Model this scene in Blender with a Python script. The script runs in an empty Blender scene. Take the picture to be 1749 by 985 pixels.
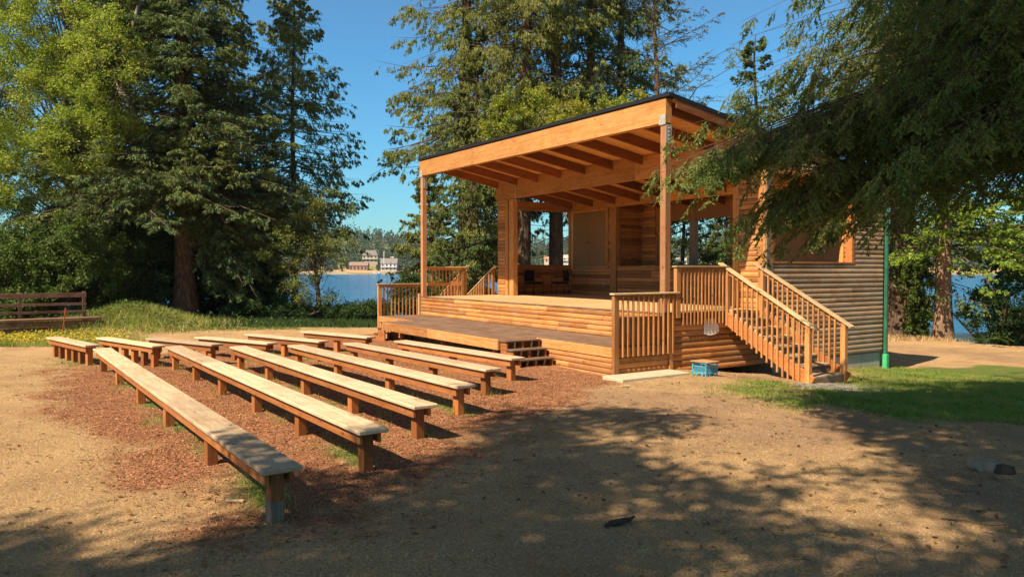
import bpy, math, random
import numpy as np
from mathutils import Vector, Matrix

SC = bpy.context.scene
COL = SC.collection
RNG = np.random.default_rng(7)
random.seed(7)
R_ = math.radians
# ------------------------------------------------------------------ camera
FPX, CX, CY, HOR, XLV, EYE = 1250., 874.5, 492.5, 461., 70., 2.1
pitch = math.atan((CY - HOR) / FPX)
yawa = math.atan((CX - XLV) * math.cos(pitch) / FPX)
FWD0 = np.array([-math.cos(yawa), math.sin(yawa), 0.])
RGT = np.array([math.sin(yawa), math.cos(yawa), 0.])
FWD = FWD0 * math.cos(pitch) + np.array([0, 0, -math.sin(pitch)])
UPV = np.cross(RGT, FWD)
EYEP = np.array([0., 0., EYE])
cam = bpy.data.cameras.new("camera"); camo = bpy.data.objects.new("camera", cam); COL.objects.link(camo)
cam.sensor_width = 36.; cam.lens = 36. * FPX / 1749.
cam.clip_start = .05; cam.clip_end = 6000
camo.matrix_world = Matrix(((RGT[0], UPV[0], -FWD[0], 0), (RGT[1], UPV[1], -FWD[1], 0), (RGT[2], UPV[2], -FWD[2], EYE), (0, 0, 0, 1)))
SC.camera = camo


def pix(P):
    P = np.atleast_2d(np.asarray(P, float)) - EYEP
    d = P @ FWD
    return CX + FPX * (P @ RGT) / d, CY - FPX * (P @ UPV) / d, d


def gp(px, py, z=0.):
    r = RGT * (px - CX) / FPX - UPV * (py - CY) / FPX + FWD
    t = (z - EYE) / r[2]
    return EYEP + r * t


def at(px, d, z=0.):
    """ground point at image column px and horizontal distance d"""
    p = FWD0 * d + RGT * (px - CX) / FPX * d
    return np.array([p[0], p[1], z])


def at3(px, py, d):
    r = RGT * (px - CX) / FPX - UPV * (py - CY) / FPX + FWD
    return EYEP + r * d


# ------------------------------------------------------------------ world, sun
LV = np.array([-.18, .87, -1.]); LV /= np.linalg.norm(LV)      # direction the sunlight travels
w = bpy.data.worlds.new("World"); SC.world = w; w.use_nodes = True
nt = w.node_tree; nt.nodes.clear()
out = nt.nodes.new("ShaderNodeOutputWorld"); bg = nt.nodes.new("ShaderNodeBackground"); sky = nt.nodes.new("ShaderNodeTexSky")
sky.sky_type = 'NISHITA'; sky.sun_disc = False
el = math.asin(-LV[2]); sky.sun_elevation = el
sky.sun_rotation = math.atan2(-LV[0], -LV[1])
sky.air_density = 1.35; sky.dust_density = .15; sky.ozone_density = 2.6; sky.altitude = 0
bg.inputs[1].default_value = .066
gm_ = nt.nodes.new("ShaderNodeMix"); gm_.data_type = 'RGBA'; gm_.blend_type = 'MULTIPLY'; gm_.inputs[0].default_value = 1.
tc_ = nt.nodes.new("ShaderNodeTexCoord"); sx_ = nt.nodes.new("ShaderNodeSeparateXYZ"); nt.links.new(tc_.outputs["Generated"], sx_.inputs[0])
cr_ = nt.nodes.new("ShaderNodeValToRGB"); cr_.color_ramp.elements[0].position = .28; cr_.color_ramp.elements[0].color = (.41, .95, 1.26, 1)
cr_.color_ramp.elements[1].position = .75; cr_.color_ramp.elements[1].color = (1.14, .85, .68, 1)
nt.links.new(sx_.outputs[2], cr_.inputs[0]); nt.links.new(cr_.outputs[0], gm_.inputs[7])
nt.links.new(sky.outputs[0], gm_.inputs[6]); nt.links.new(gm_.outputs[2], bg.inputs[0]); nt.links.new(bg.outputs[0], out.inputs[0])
sl = bpy.data.lights.new("sun", 'SUN'); sl.energy = 5.0; sl.angle = R_(.55); sl.color = (1., .84, .62)
so = bpy.data.objects.new("sun", sl); COL.objects.link(so)
so.rotation_euler = Vector(LV.tolist()).to_track_quat('-Z', 'Y').to_euler()
SC.view_settings.view_transform = 'Standard'; SC.view_settings.look = 'None'
SC.view_settings.exposure = 0.84; SC.view_settings.gamma = 1
SC.cycles.max_bounces = 6; SC.cycles.diffuse_bounces = 3; SC.cycles.glossy_bounces = 2
SC.cycles.transmission_bounces = 3; SC.cycles.transparent_max_bounces = 6
SC.cycles.caustics_reflective = False; SC.cycles.caustics_refractive = False
SC.cycles.use_denoising = True


# ------------------------------------------------------------------ materials
class NB:
    def __init__(s, name):
        s.m = bpy.data.materials.new(name); s.m.use_nodes = True
        s.t = s.m.node_tree; s.t.nodes.clear()
        s.o = s.n("OutputMaterial"); s.b = s.n("BsdfPrincipled")
        s.l(s.b.outputs[0], s.o.inputs[0])
        s.b.inputs["Specular IOR Level"].default_value = .25

    def n(s, k, **kw):
        x = s.t.nodes.new("ShaderNode" + k)
        for a, b in kw.items(): setattr(x, a, b)
        return x

    def l(s, a, b): s.t.links.new(a, b)

    def tc(s, which="Object", scale=(1, 1, 1), loc=(0, 0, 0)):
        c = s.n("TexCoord"); m = s.n("Mapping")
        m.inputs["Scale"].default_value = scale; m.inputs["Location"].default_value = loc
        s.l(c.outputs[which], m.inputs[0]); return m.outputs[0]

    def noise(s, vec, scale, detail=4, rough=.55, dist=0):
        x = s.n("TexNoise"); s.l(vec, x.inputs["Vector"]); x.inputs["Scale"].default_value = scale
        x.inputs["Detail"].default_value = detail; x.inputs["Roughness"].default_value = rough
        x.inputs["Distortion"].default_value = dist; return x.outputs["Fac"]

    def ramp(s, fac, stops):
        r = s.n("ValToRGB"); e = r.color_ramp.elements
        while len(e) < len(stops): e.new(.5)
        for k, (p, c) in enumerate(stops):
            e[k].position = p
            e[k].color = (c[0], c[1], c[2], 1) if isinstance(c, (tuple, list)) else (c, c, c, 1)
        s.l(fac, r.inputs[0]); return r.outputs[0]

    def mix(s, fac, a, b, mode='MIX'):
        x = s.n("Mix"); x.data_type = 'RGBA'; x.blend_type = mode
        for sock, v in ((x.inputs[0], fac), (x.inputs[6], a), (x.inputs[7], b)):
            if isinstance(v, (int, float)): sock.default_value = v
            elif isinstance(v, (tuple, list)): sock.default_value = (v[0], v[1], v[2], 1)
            else: s.l(v, sock)
        return x.outputs[2]

    def math(s, op, a, b=0.):
        x = s.n("Math", operation=op)
        for sock, v in ((x.inputs[0], a), (x.inputs[1], b)):
            if isinstance(v, (int, float)): sock.default_value = v
            else: s.l(v, sock)
        return x.outputs[0]

    def attr(s, name):
        a = s.n("Attribute"); a.attribute_name = name; return a

    def bump(s, h, strength=.3, dist=.01):
        b = s.n("Bump"); b.inputs["Strength"].default_value = strength; b.inputs["Distance"].default_value = dist
        s.l(h, b.inputs["Height"]); s.l(b.outputs[0], s.b.inputs["Normal"])

    def col(s, c): 
        if isinstance(c, (tuple, list)): s.b.inputs["Base Color"].default_value = (c[0], c[1], c[2], 1)
        else: s.l(c, s.b.inputs["Base Color"])

    def rough(s, v): s.b.inputs["Roughness"].default_value = v


_wc = {}


def wood(tone, axis):
    """tone: (dark, light) linear colours, axis 0/1/2 = grain direction"""
    key = (tone, axis)
    if key in _wc: return _wc[key]
    dark, light, grey = TONES[tone]
    m = NB("wood_" + tone + "_" + "xyz"[axis])
    sc = [9., 9., 9.]; sc[axis] = .55
    v = m.tc("Object", tuple(sc))
    ti = m.attr("tint").outputs["Fac"]
    # shift the grain by board
    add = m.n("VectorMath", operation='ADD'); cmb = m.n("CombineXYZ")
    k = m.math('MULTIPLY', ti, 37.); m.l(k, cmb.inputs[0]); m.l(k, cmb.inputs[1]); m.l(k, cmb.inputs[2])
    m.l(v, add.inputs[0]); m.l(cmb.outputs[0], add.inputs[1]); v = add.outputs[0]
    g = m.noise(v, 2.2, 5, .6, .6)
    g2 = m.noise(v, 11., 3, .7)
    c = m.ramp(g, [(.3, dark), (.62, light)])
    lo = tuple(x * .72 for x in dark)
    c = m.mix(m.ramp(g2, [(.35, .55), (.6, 0.)]), c, lo)
    # knots
    sk = [3.4, 3.4, 3.4]; sk[axis] = 1.5
    vo = m.n("TexVoronoi"); m.l(m.tc("Object", tuple(sk)), vo.inputs["Vector"]); vo.inputs["Scale"].default_value = 1.9
    c = m.mix(m.ramp(vo.outputs["Distance"], [(.06, .9), (.13, 0.)]), c, tuple(x * .3 for x in dark))
    # board to board tone
    tv = m.ramp(ti, [(0., .56), (.5, .95), (1., 1.26)])
    c = m.mix(1., c, tv, 'MULTIPLY')
    if grey > 0:
        gn = m.noise(m.tc("Object", (1.2, 1.2, 1.2)), 1.3, 5, .65)
        c = m.mix(m.ramp(gn, [(.42, 0.), (.68, grey)]), c, (.40, .33, .25))
    st_ = m.noise(m.tc("Object", (1., 1., 1.)), 2.6, 5, .7, .8)
    c = m.mix(m.ramp(st_, [(.50, 0.), (.70, .42)]), c, m.mix(1., c, (.55, .42, .32), 'MULTIPLY'))
    m.col(c); m.rough(.85); m.b.inputs["Specular IOR Level"].default_value = .15
    m.bump(g2, .35, .004)
    _wc[key] = m.m; return m.m


TONES = {
    'beam': ((.52, .215, .062), (.72, .36, .13), 0.),
    'log': ((.44, .165, .045), (.68, .31, .10), .22),
    'logside': ((.36, .21, .11), (.56, .36, .21), .6),
    'rail': ((.44, .17, .05), (.62, .29, .10), .12),
    'cap': ((.50, .33, .16), (.68, .50, .28), .35),
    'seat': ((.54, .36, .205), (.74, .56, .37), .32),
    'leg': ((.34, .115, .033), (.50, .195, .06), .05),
    'post': ((.40, .17, .075), (.56, .28, .13), .2),
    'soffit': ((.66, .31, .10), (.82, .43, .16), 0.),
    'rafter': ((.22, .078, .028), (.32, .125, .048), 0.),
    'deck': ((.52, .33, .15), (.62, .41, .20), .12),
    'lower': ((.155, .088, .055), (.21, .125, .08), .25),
    'inner': ((.40, .165, .055), (.56, .25, .085), .0),
    'old': ((.12, .055, .03), (.24, .12, .065), .5),
    'greyw': ((.16, .115, .08), (.25, .19, .135), .15),
    'fence': ((.13, .062, .042), (.26, .13, .085), .35),
    'tread': ((.36, .25, .14), (.50, .36, .21), .45),
}


def plain(name, c, rough=.6, metal=0., var=.12, scale=8., bumpv=0., tint=False):
    m = NB(name); v = m.tc("Object")
    n = m.noise(v, scale, 5, .6)
    a = tuple(x * (1 - var) for x in c); b = tuple(min(1, x * (1 + var)) for x in c)
    cc = m.ramp(n, [(.3, a), (.7, b)])
    if tint: cc = m.mix(1., cc, m.ramp(m.attr("tint").outputs["Fac"], [(0., .7), (1., 1.2)]), 'MULTIPLY')
    m.col(cc); m.rough(rough); m.b.inputs["Metallic"].default_value = metal
    if bumpv: m.bump(m.noise(v, scale * 4, 4, .65), bumpv, .01)
    return m.m


def leafmat(name, c0, c1, c2=None, trans=.3, rough=.55, patch=.35, pc=None):
    """foliage: colour runs c0..c1 by leaf, large patches drift to c2"""
    m = NB(name)
    ti = m.attr("tint").outputs["Fac"]
    c = m.ramp(ti, [(0., c0), (.75, c1), (1., tuple(min(1, x * 1.35) for x in c1))])
    if c2:
        n = m.noise(m.tc("Object"), patch, 3, .6)
        c = m.mix(m.ramp(n, [(.42, 0.), (.62, .8)]), c, c2)
    m.col(c); m.rough(rough); m.b.inputs["Specular IOR Level"].default_value = .18
    tr = m.n("BsdfTranslucent"); ms = m.n("MixShader"); ms.inputs[0].default_value = trans
    br = m.mix(1., c, (1.25, 1.45, .7), 'MULTIPLY'); m.l(br, tr.inputs[0])
    m.l(m.b.outputs[0], ms.inputs[1]); m.l(tr.outputs[0], ms.inputs[2]); m.l(ms.outputs[0], m.o.inputs[0])
    return m.m


def barkmat(name, c0, c1, sc=(6, 6, 1.6)):
    m = NB(name); v = m.tc("Object", sc)
    n = m.noise(v, 1.6, 6, .7, .5)
    c = m.ramp(n, [(.32, tuple(x * .35 for x in c0)), (.5, c0), (.7, c1)])
    m.col(c); m.rough(.9); m.bump(n, .9, .05); return m.m


M = {}
M['bark'] = barkmat('bark_grey', (.10, .062, .040), (.21, .14, .095))
M['bark_red'] = barkmat('bark_red', (.14, .072, .042), (.28, .16, .10))
M['bark_pale'] = barkmat('bark_pale', (.20, .17, .13), (.38, .33, .27))
M['bark_r1'] = barkmat('bark_pinkish', (.26, .16, .105), (.46, .31, .21))
M['twig'] = plain('twig', (.11, .075, .048), .9, var=.3, scale=3.)
M['spruce'] = leafmat('spruce_needles', (.032, .066, .022), (.095, .145, .045), (.12, .145, .045), .2, patch=.5)
M['spruce_blue'] = leafmat('spruce_needles_blue', (.032, .064, .026), (.13, .180, .065), (.19, .215, .055), .22, patch=.4)
M['olive'] = leafmat('olive_needles', (.065, .095, .022), (.205, .235, .058), (.235, .225, .06), .28, patch=.45)
M['fir_near'] = leafmat('near_needles', (.038, .078, .020), (.16, .23, .055), (.25, .26, .075), .36, patch=.6)
M['alder'] = leafmat('alder_leaves', (.13, .17, .026), (.36, .385, .07), (.22, .28, .042), .4, patch=.3)
M['maple'] = leafmat('maple_leaves', (.13, .17, .022), (.30, .33, .05), (.36, .30, .045), .38, patch=.5)
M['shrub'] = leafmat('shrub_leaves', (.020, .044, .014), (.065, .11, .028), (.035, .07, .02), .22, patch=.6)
M['shade_leaf'] = leafmat('pale_shrub_leaves', (.05, .09, .02), (.13, .18, .04), (.09, .13, .03), .3, patch=.6)  # paler leaf colour, also standing in for sun on the fence-end shrub
M['lightfir'] = leafmat('light_fir', (.11, .17, .025), (.29, .38, .065), (.20, .28, .045), .38, patch=.6)
M['lichen'] = leafmat('lichen_twigs', (.12, .12, .07), (.24, .24, .15), (.10, .13, .05), .1, patch=.6)
M['pebble'] = plain('pebbles', (.34, .29, .23), .9, var=.5, scale=3., tint=True)
M['farleaf'] = leafmat('far_leaves', (.035, .062, .024), (.085, .115, .035), (.06, .085, .04), .1, patch=.02)
M['drygrass'] = leafmat('dry_grass', (.34, .22, .11), (.70, .51, .28), (.52, .34, .18), .25, patch=.8)
M['greengrass'] = leafmat('green_grass', (.06, .12, .02), (.24, .33, .06), (.34, .32, .10), .3, patch=1.6)
M['mulch'] = plain('bark_mulch', (.38, .17, .085), .85, var=.4, scale=20., tint=True)
M['litter'] = leafmat('leaf_litter', (.10, .04, .02), (.42, .25, .07), None, .2)
M['flower'] = leafmat('yellow_flowers', (.45, .34, .03), (.72, .52, .04), None, .3)
M['black'] = plain('black_membrane', (.018, .018, .02), .5)
M['steel'] = plain('galvanised_steel', (.40, .38, .33), .6, .15, .25, 20)
M['concrete'] = plain('concrete', (.42, .37, .29), .9, 0, .15, 6, .3)
M['concrete_slab'] = plain('concrete_slab', (.50, .42, .29), .9, 0, .12, 5, .3)
M['green_pipe'] = plain('green_pipe', (.03, .14, .082), .5, var=.3, scale=3)
M['green_light'] = plain('green_boot', (.07, .50, .20), .4)
M['panel'] = plain('brown_panel', (.27, .15, .062), .6, var=.08, scale=2)
M['panel_trim'] = plain('panel_trim', (.30, .13, .05), .6, var=.1)
M['white'] = plain('white_paint', (.75, .73, .68), .5)
M['teal'] = plain('teal_plastic', (.085, .36, .50), .4)
M['ply'] = plain('plywood_board', (.42, .25, .12), .7, var=.2)
M['chair'] = plain('black_fabric', (.010, .010, .012), .8)
M['chair_metal'] = plain('dark_metal', (.02, .02, .022), .35, .6)
M['paper'] = plain('white_paper', (.78, .75, .72), .7)
M['stone'] = plain('pale_stone', (.34, .23, .155), .9, 0, .2, 9, .5)
M['darkstone'] = plain('dark_stone', (.075, .05, .036), .9, 0, .3, 9, .5)
M['stake'] = plain('red_stake', (.42, .10, .035), .7)


# ------------------------------------------------------------------ object helpers
def tag(o, label=None, cat=None, group=None, kind=None):
    if label: o['label'] = label
    if cat: o['category'] = cat
    if group: o['group'] = group
    if kind: o['kind'] = kind
    return o


def empty(name, loc=(0, 0, 0), rz=0., **k):
    o = bpy.data.objects.new(name, None); COL.objects.link(o); o.location = loc; o.rotation_euler = (0, 0, rz)
    o.empty_display_size = .2
    return tag(o, **k)


def mesh_np(name, V, F, mat, parent=None, tint=None, smooth=False, loc=None):
    """V (n,3), F (m,k) uniform polygon size"""
    V = np.ascontiguousarray(V, np.float32); F = np.ascontiguousarray(F, np.int32)
    me = bpy.data.meshes.new(name); nf, k = F.shape
    me.vertices.add(len(V)); me.vertices.foreach_set("co", V.ravel())
    me.loops.add(nf * k); me.loops.foreach_set("vertex_index", F.ravel())
    me.polygons.add(nf); me.polygons.foreach_set("loop_start", np.arange(0, nf * k, k, dtype=np.int32))
    me.polygons.foreach_set("loop_total", np.full(nf, k, np.int32))
    if smooth: me.polygons.foreach_set("use_smooth", np.ones(nf, bool))
    if tint is not None:
        a = me.attributes.new("tint", 'FLOAT', 'FACE'); a.data.foreach_set("value", np.asarray(tint, np.float32))
    me.update(calc_edges=True); me.materials.append(mat)
    o = bpy.data.objects.new(name, me); COL.objects.link(o)
    if parent: o.parent = parent
    if loc is not None: o.location = loc
    return o


class MB:
    """collects chamfered boxes, bars, tubes; builds ONE mesh"""
    def __init__(s): s.v = []; s.f = []; s.t = []; s.sm = []

    def add(s, vs, fs, tint=None, smooth=False):
        o = len(s.v); s.v += [tuple(map(float, v)) for v in vs]
        t = random.random() if tint is None else tint
        for f in fs: s.f.append([i + o for i in f]); s.t.append(t); s.sm.append(smooth)
        return s

    def obox(s, c, ax, ay, az, ch=.004, tint=None):
        """box centre c, half vectors ax ay az, chamfer ch"""
        c = np.array(c, float); A = [np.array(a, float) for a in (ax, ay, az)]
        L = [np.linalg.norm(a) for a in A]; ch = min(ch, .4 * min(L))
        U = [a / l for a, l in zip(A, L)]
        if ch <= 0:
            vs = [c + A[0] * i + A[1] * j + A[2] * k for i in (-1, 1) for j in (-1, 1) for k in (-1, 1)]
            return s.add(vs, [(0, 1, 3, 2), (4, 6, 7, 5), (0, 4, 5, 1), (2, 3, 7, 6), (0, 2, 6, 4), (1, 5, 7, 3)], tint)
        vs = []; idx = {}
        for i in (-1, 1):
            for j in (-1, 1):
                for k in (-1, 1):
                    sg = (i, j, k)
                    for ax_ in range(3):     # vertex lying on the face with normal ax_
                        p = c.copy()
                        for q in range(3): p = p + U[q] * sg[q] * (L[q] if q == ax_ else L[q] - ch)
                        idx[(sg, ax_)] = len(vs); vs.append(p)
        fs = []
        S = (-1, 1)
        for a in range(3):
            b, d = (a + 1) % 3, (a + 2) % 3
            for sa in S:
                q = []
                for sb, sd in ((-1, -1), (1, -1), (1, 1), (-1, 1)):
                    g = [0, 0, 0]; g[a] = sa; g[b] = sb; g[d] = sd; q.append(idx[(tuple(g), a)])
                fs.append(q if sa > 0 else q[::-1])
        for a in range(3):       # edges along axis a between faces b and d
            b, d = (a + 1) % 3, (a + 2) % 3
            for sb in S:
                for sd in S:
                    g0 = [0, 0, 0]; g0[a] = -1; g0[b] = sb; g0[d] = sd; g1 = list(g0); g1[a] = 1
                    q = [idx[(tuple(g0), b)], idx[(tuple(g1), b)], idx[(tuple(g1), d)], idx[(tuple(g0), d)]]
                    fs.append(q if sb * sd < 0 else q[::-1])
        for i in S:
            for j in S:
                for k in S:
                    q = [idx[((i, j, k), 0)], idx[((i, j, k), 1)], idx[((i, j, k), 2)]]
                    fs.append(q if i * j * k > 0 else q[::-1])
        return s.add(vs, fs, tint)

    def box(s, x0, x1, y0, y1, z0, z1, ch=.004, tint=None):
        return s.obox(((x0 + x1) / 2, (y0 + y1) / 2, (z0 + z1) / 2), (abs(x1 - x0) / 2, 0, 0), (0, abs(y1 - y0) / 2, 0), (0, 0, abs(z1 - z0) / 2), ch, tint)

    def bar(s, p, q, w_, h_, ch=.004, tint=None, up=(0, 0, 1)):
        """bar from p to q, width w_ (sideways), depth h_ (towards up)"""
        p = np.array(p, float); q = np.array(q, float); d = q - p; L = np.linalg.norm(d); d = d / L
        up = np.array(up, float); sd = np.cross(d, up); sd /= np.linalg.norm(sd); u = np.cross(sd, d)
        return s.obox((p + q) / 2, d * L / 2, sd * w_ / 2, u * h_ / 2, ch, tint)

    def tube(s, pts, r, n=8, tint=None, cap=True):
        pts = [np.array(p, float) for p in pts]; rs = r if isinstance(r, (list, tuple)) else [r] * len(pts)
        vs = []; fs = []; prev = None
        for i, p in enumerate(pts):
            d = pts[min(i + 1, len(pts) - 1)] - pts[max(i - 1, 0)]; d /= np.linalg.norm(d)
            a = np.array([1., 0, 0]) if abs(d[0]) < .8 else np.array([0, 1., 0])
            if prev is not None: a = prev
            a = a - d * (a @ d); a /= np.linalg.norm(a); prev = a; b = np.cross(d, a)
            for k in range(n):
                t = 2 * math.pi * k / n; vs.append(p + (a * math.cos(t) + b * math.sin(t)) * rs[i])
        for i in range(len(pts) - 1):
            for k in range(n):
                k2 = (k + 1) % n; fs.append((i * n + k, i * n + k2, (i + 1) * n + k2, (i + 1) * n + k))
        if cap: fs.append(tuple(range(n))[::-1]); fs.append(tuple((len(pts) - 1) * n + k for k in range(n)))
        return s.add(vs, fs, tint, True)

    def build(s, name, mat, parent=None, loc=None):
        me = bpy.data.meshes.new(name); me.from_pydata(s.v, [], s.f)
        a = me.attributes.new("tint", 'FLOAT', 'FACE'); a.data.foreach_set("value", s.t)
        me.polygons.foreach_set("use_smooth", s.sm)
        me.materials.append(mat); me.update()
        o = bpy.data.objects.new(name, me); COL.objects.link(o)
        if parent: o.parent = parent
        if loc is not None: o.location = loc
        return o


def logs(mb, p0, p1, z0, z1, nrm, pitchh=.122, r=.032, fit=True):
    """rows of half round log siding on the wall line p0-p1, facing nrm"""
    p0 = np.array(p0, float); p1 = np.array(p1, float); nrm = np.array([nrm[0], nrm[1], 0.])
    n = max(1, round((z1 - z0) / pitchh)); h = (z1 - z0) / n
    d = p1 - p0; L = np.linalg.norm(d); d /= L
    for i in range(n):
        zc = z0 + h * i; cuts = [0.]
        while cuts[-1] < L - 1.2: cuts.append(min(L, cuts[-1] + random.uniform(1.0, 3.6)))
        if len(cuts) == 1: cuts.append(L)
        else: cuts[-1] = L
        for a, b in zip(cuts[:-1], cuts[1:]):
            if b - a < .01: continue
            vs = []; K = 7
            for t in (a + .001, b - .001):
                q = p0 + d * t
                for k in range(K + 1):
                    th = math.pi * k / K
                    vs.append((q[0] + nrm[0] * (r * math.sin(th) ** .75 + .004), q[1] + nrm[1] * (r * math.sin(th) ** .75 + .004), zc + h * .5 - h * .5 * math.cos(th)))
            K1 = K + 1; fs = [(k, k + K1, k + 1 + K1, k + 1) for k in range(K)]
            fs += [tuple(range(K1)), tuple(range(2 * K1 - 1, K1 - 1, -1))]
            mb.add(vs, fs, None, False)
    return mb


def copy_tree(o, parent=None):
    c = o.copy(); COL.objects.link(c)
    if parent: c.parent = parent
    for ch in o.children: copy_tree(ch, c)
    return c


# ------------------------------------------------------------------ terrain
SHORE = np.array([(-90, -120), (-62, -60), (-52, -20), (-46, -2), (-41, 6), (-36, 12.5), (-35, 18), (-33, 22), (-28, 27.5), (-20, 31.), (-8, 32), (5, 32), (30, 40), (80, 62), (160, 90)], float)
WATER = -1.5
LAKE_R = 640.


def shore_sd(x, y):
    """signed distance to the near shore: positive over the water"""
    best = np.full(x.shape, 1e9); sg = np.ones(x.shape)
    for (ax, ay), (bx, by) in zip(SHORE[:-1], SHORE[1:]):
        dx, dy = bx - ax, by - ay; L2 = dx * dx + dy * dy
        t = np.clip(((x - ax) * dx + (y - ay) * dy) / L2, 0, 1)
        d = np.hypot(x - ax - t * dx, y - ay - t * dy)
        cr = dx * (y - ay) - dy * (x - ax)
        m = d < best; best = np.where(m, d, best); sg = np.where(m, np.sign(cr), sg)
    return best * sg


def sstep(a, b, x):
    t = np.clip((x - a) / (b - a), 0, 1); return t * t * (3 - 2 * t)


def vnoise(x, y, s, seed=0):
    """smooth value noise, vectorised"""
    x = x / s; y = y / s; xi = np.floor(x); yi = np.floor(y); fx = x - xi; fy = y - yi
    fx = fx * fx * (3 - 2 * fx); fy = fy * fy * (3 - 2 * fy)
    h = lambda a, b: np.modf(np.abs(np.sin(a * 127.1 + b * 311.7 + seed * 74.7) * 43758.5453))[0]
    return (h(xi, yi) * (1 - fx) + h(xi + 1, yi) * fx) * (1 - fy) + (h(xi, yi + 1) * (1 - fx) + h(xi + 1, yi + 1) * fx) * fy


def hgt(x, y):
    x = np.asarray(x, float); y = np.asarray(y, float)
    z = -.068 * np.clip(y - 11, 0, 9)
    z = z + (vnoise(x, y, 2.3) - .5) * .05 + (vnoise(x, y, .55, 3) - .5) * .034 + (vnoise(x, y, .26, 7) - .5) * .014
    # dug hollow under the side of the stage
    z = z - .30 * np.exp(-((x + 11.6) / .75) ** 2 - ((y - 13.6) / 1.25) ** 2)
    # grassy mound
    mc = at(225, 27.)
    z = z + .62 * np.exp(-(((x - mc[0]) * RGT[0] + (y - mc[1]) * RGT[1]) / 1.7) ** 2 - (((x - mc[0]) * FWD0[0] + (y - mc[1]) * FWD0[1]) / 1.4) ** 2)
    sd = shore_sd(x, y)
    z = z - sstep(-2.5, 3.5, sd) * (2.6 + z)
    R = np.hypot(x, y)
    far = sstep(LAKE_R - 12, LAKE_R + 25, R) * (R > 300)
    az = np.arctan2(y, x)
    hill = 38 * sstep(LAKE_R + 60, LAKE_R + 420, R) * (.85 + .18 * np.sin(az * 9 + 1.) + .1 * np.sin(az * 23)) + 6.5 * sstep(LAKE_R, LAKE_R + 70, R)
    z = np.where(far > 0, z * (1 - far) + far * (-.6 + hill), z)
    return z


def inpoly(px, py, poly):
    inside = np.zeros(px.shape, bool); n = len(poly); j = n - 1
    for i in range(n):
        xi, yi = poly[i]; xj, yj = poly[j]
        c = ((yi > py) != (yj > py)) & (px < (xj - xi) * (py - yi) / (yj - yi + 1e-12) + xi)
        inside ^= c; j = i
    return inside


def polysd(x, y, poly):
    best = np.full(x.shape, 1e9)
    for (ax, ay), (bx, by) in zip(poly, poly[1:] + poly[:1]):
        dx, dy = bx - ax, by - ay; t = np.clip(((x - ax) * dx + (y - ay) * dy) / (dx * dx + dy * dy), 0, 1)
        best = np.minimum(best, np.hypot(x - ax - t * dx, y - ay - t * dy))
    return np.where(inpoly(x, y, poly), -best, best)


MULCH = [(-5.7, 2.2), (-6.5, 1.25), (-9, .75), (-13, .3), (-18.6, .1), (-20, 1.8), (-21, 4), (-23, 9.5), (-11.1, 9.6), (-9.6, 7.6), (-8.6, 6.), (-7.3, 4.2), (-6.1, 2.9)]
_g = lambda a, b, z=0.: tuple(gp(a, b, z)[:2])
LAWN = [_g(1450, 628, -.3), _g(1510, 618, -.4), _g(1749, 612, -.4), (0, 17), (2, 9), _g(1749, 725), _g(1560, 715), _g(1430, 700), _g(1360, 672), _g(1470, 650)]
PATCH = [_g(1215, 650), _g(1240, 645), _g(1330, 652), _g(1400, 668), _g(1440, 690), _g(1380, 700), _g(1280, 685), _g(1210, 668)]
BENCH_A = [((-6.07, 1.66), (-17.51, 1.05)), ((-7.03, 2.85), (-17.18, 2.37)), ((-7.98, 3.90), (-16.39, 3.53)), ((-9.05, 5.06), (-16.03, 4.65)), ((-10.33, 6.28), (-15.84, 5.83)), ((-11.36, 7.45), (-15.70, 7.0))]
BENCH_B = [((-18.33, .92), (-21.12, .22)), ((-17.43, 2.13), (-20.38, 1.23)), ((-17.06, 3.25), (-19.54, 2.21)), ((-16.73, 4.36), (-19.23, 3.26)), ((-16.52, 5.47), (-19.40, 4.47)), ((-16.92, 6.79), (-19.49, 5.93))]


def masks(x, y):
    wx = (vnoise(x, y, .9, 5) - .5) * 1.1 + (vnoise(x, y, .3, 8) - .5) * .5
    mu = sstep(.75, -.75, polysd(x, y, MULCH) + wx * 1.1) * (.72 + .5 * vnoise(x, y, .45, 31) * vnoise(x, y, 1.7, 32))
    gr = sstep(.5, -.6, polysd(x, y, LAWN) + wx)
    gr = np.maximum(gr, .75 * sstep(.4, -.5, polysd(x, y, PATCH) + wx))
    for (a, b) in BENCH_A + BENCH_B:
        a = np.array(a); b = np.array(b); d = b - a; t = np.clip(((x - a[0]) * d[0] + (y - a[1]) * d[1]) / (d @ d), 0, 1)
        ds = np.abs((x - a[0] - t * d[0]) * 0 + (y - a[1] - t * d[1] - .12))
        on = (t > .0) & (t < 1)
        st = np.exp(-(ds / .2) ** 2) * np.clip(vnoise(x, y, .7, 11) * 2.2 - .75, 0, 1) * on
        gr = np.maximum(gr, st * .85)
    gr = np.maximum(gr, .6 * np.exp(-((x + 19.6) / 1.6) ** 2 - ((y - .8) / 1.) ** 2))
    # greener strip towards the trees
    back = sstep(25, 28, np.hypot(x, y)) * (x < -20)
    gr = np.maximum(gr, back * .5)
    dr = np.zeros_like(x)
    for (px, py, sx, sy, wgt) in ((1150, 690, 2.2, 1.6, 1.), (1330, 735, 1.5, 2.2, .8), (1000, 700, 1., .8, .8), (1700, 840, .8, 1., .7), (1280, 640, .6, .8, 1.), (1680, 590, 6., 1.6, .8), (950, 800, .8, .8, .5)):
        c = gp(px, py, -.3 if py < 610 else 0)
        dr = np.maximum(dr, wgt * np.exp(-((x - c[0]) / sx) ** 2 - ((y - c[1]) / sy) ** 2) * (.6 + .8 * vnoise(x, y, .5, 21)))
    mu = mu * (1 - gr)
    return np.clip(mu, 0, 1), np.clip(gr, 0, 1), np.clip(dr, 0, 1)


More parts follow.
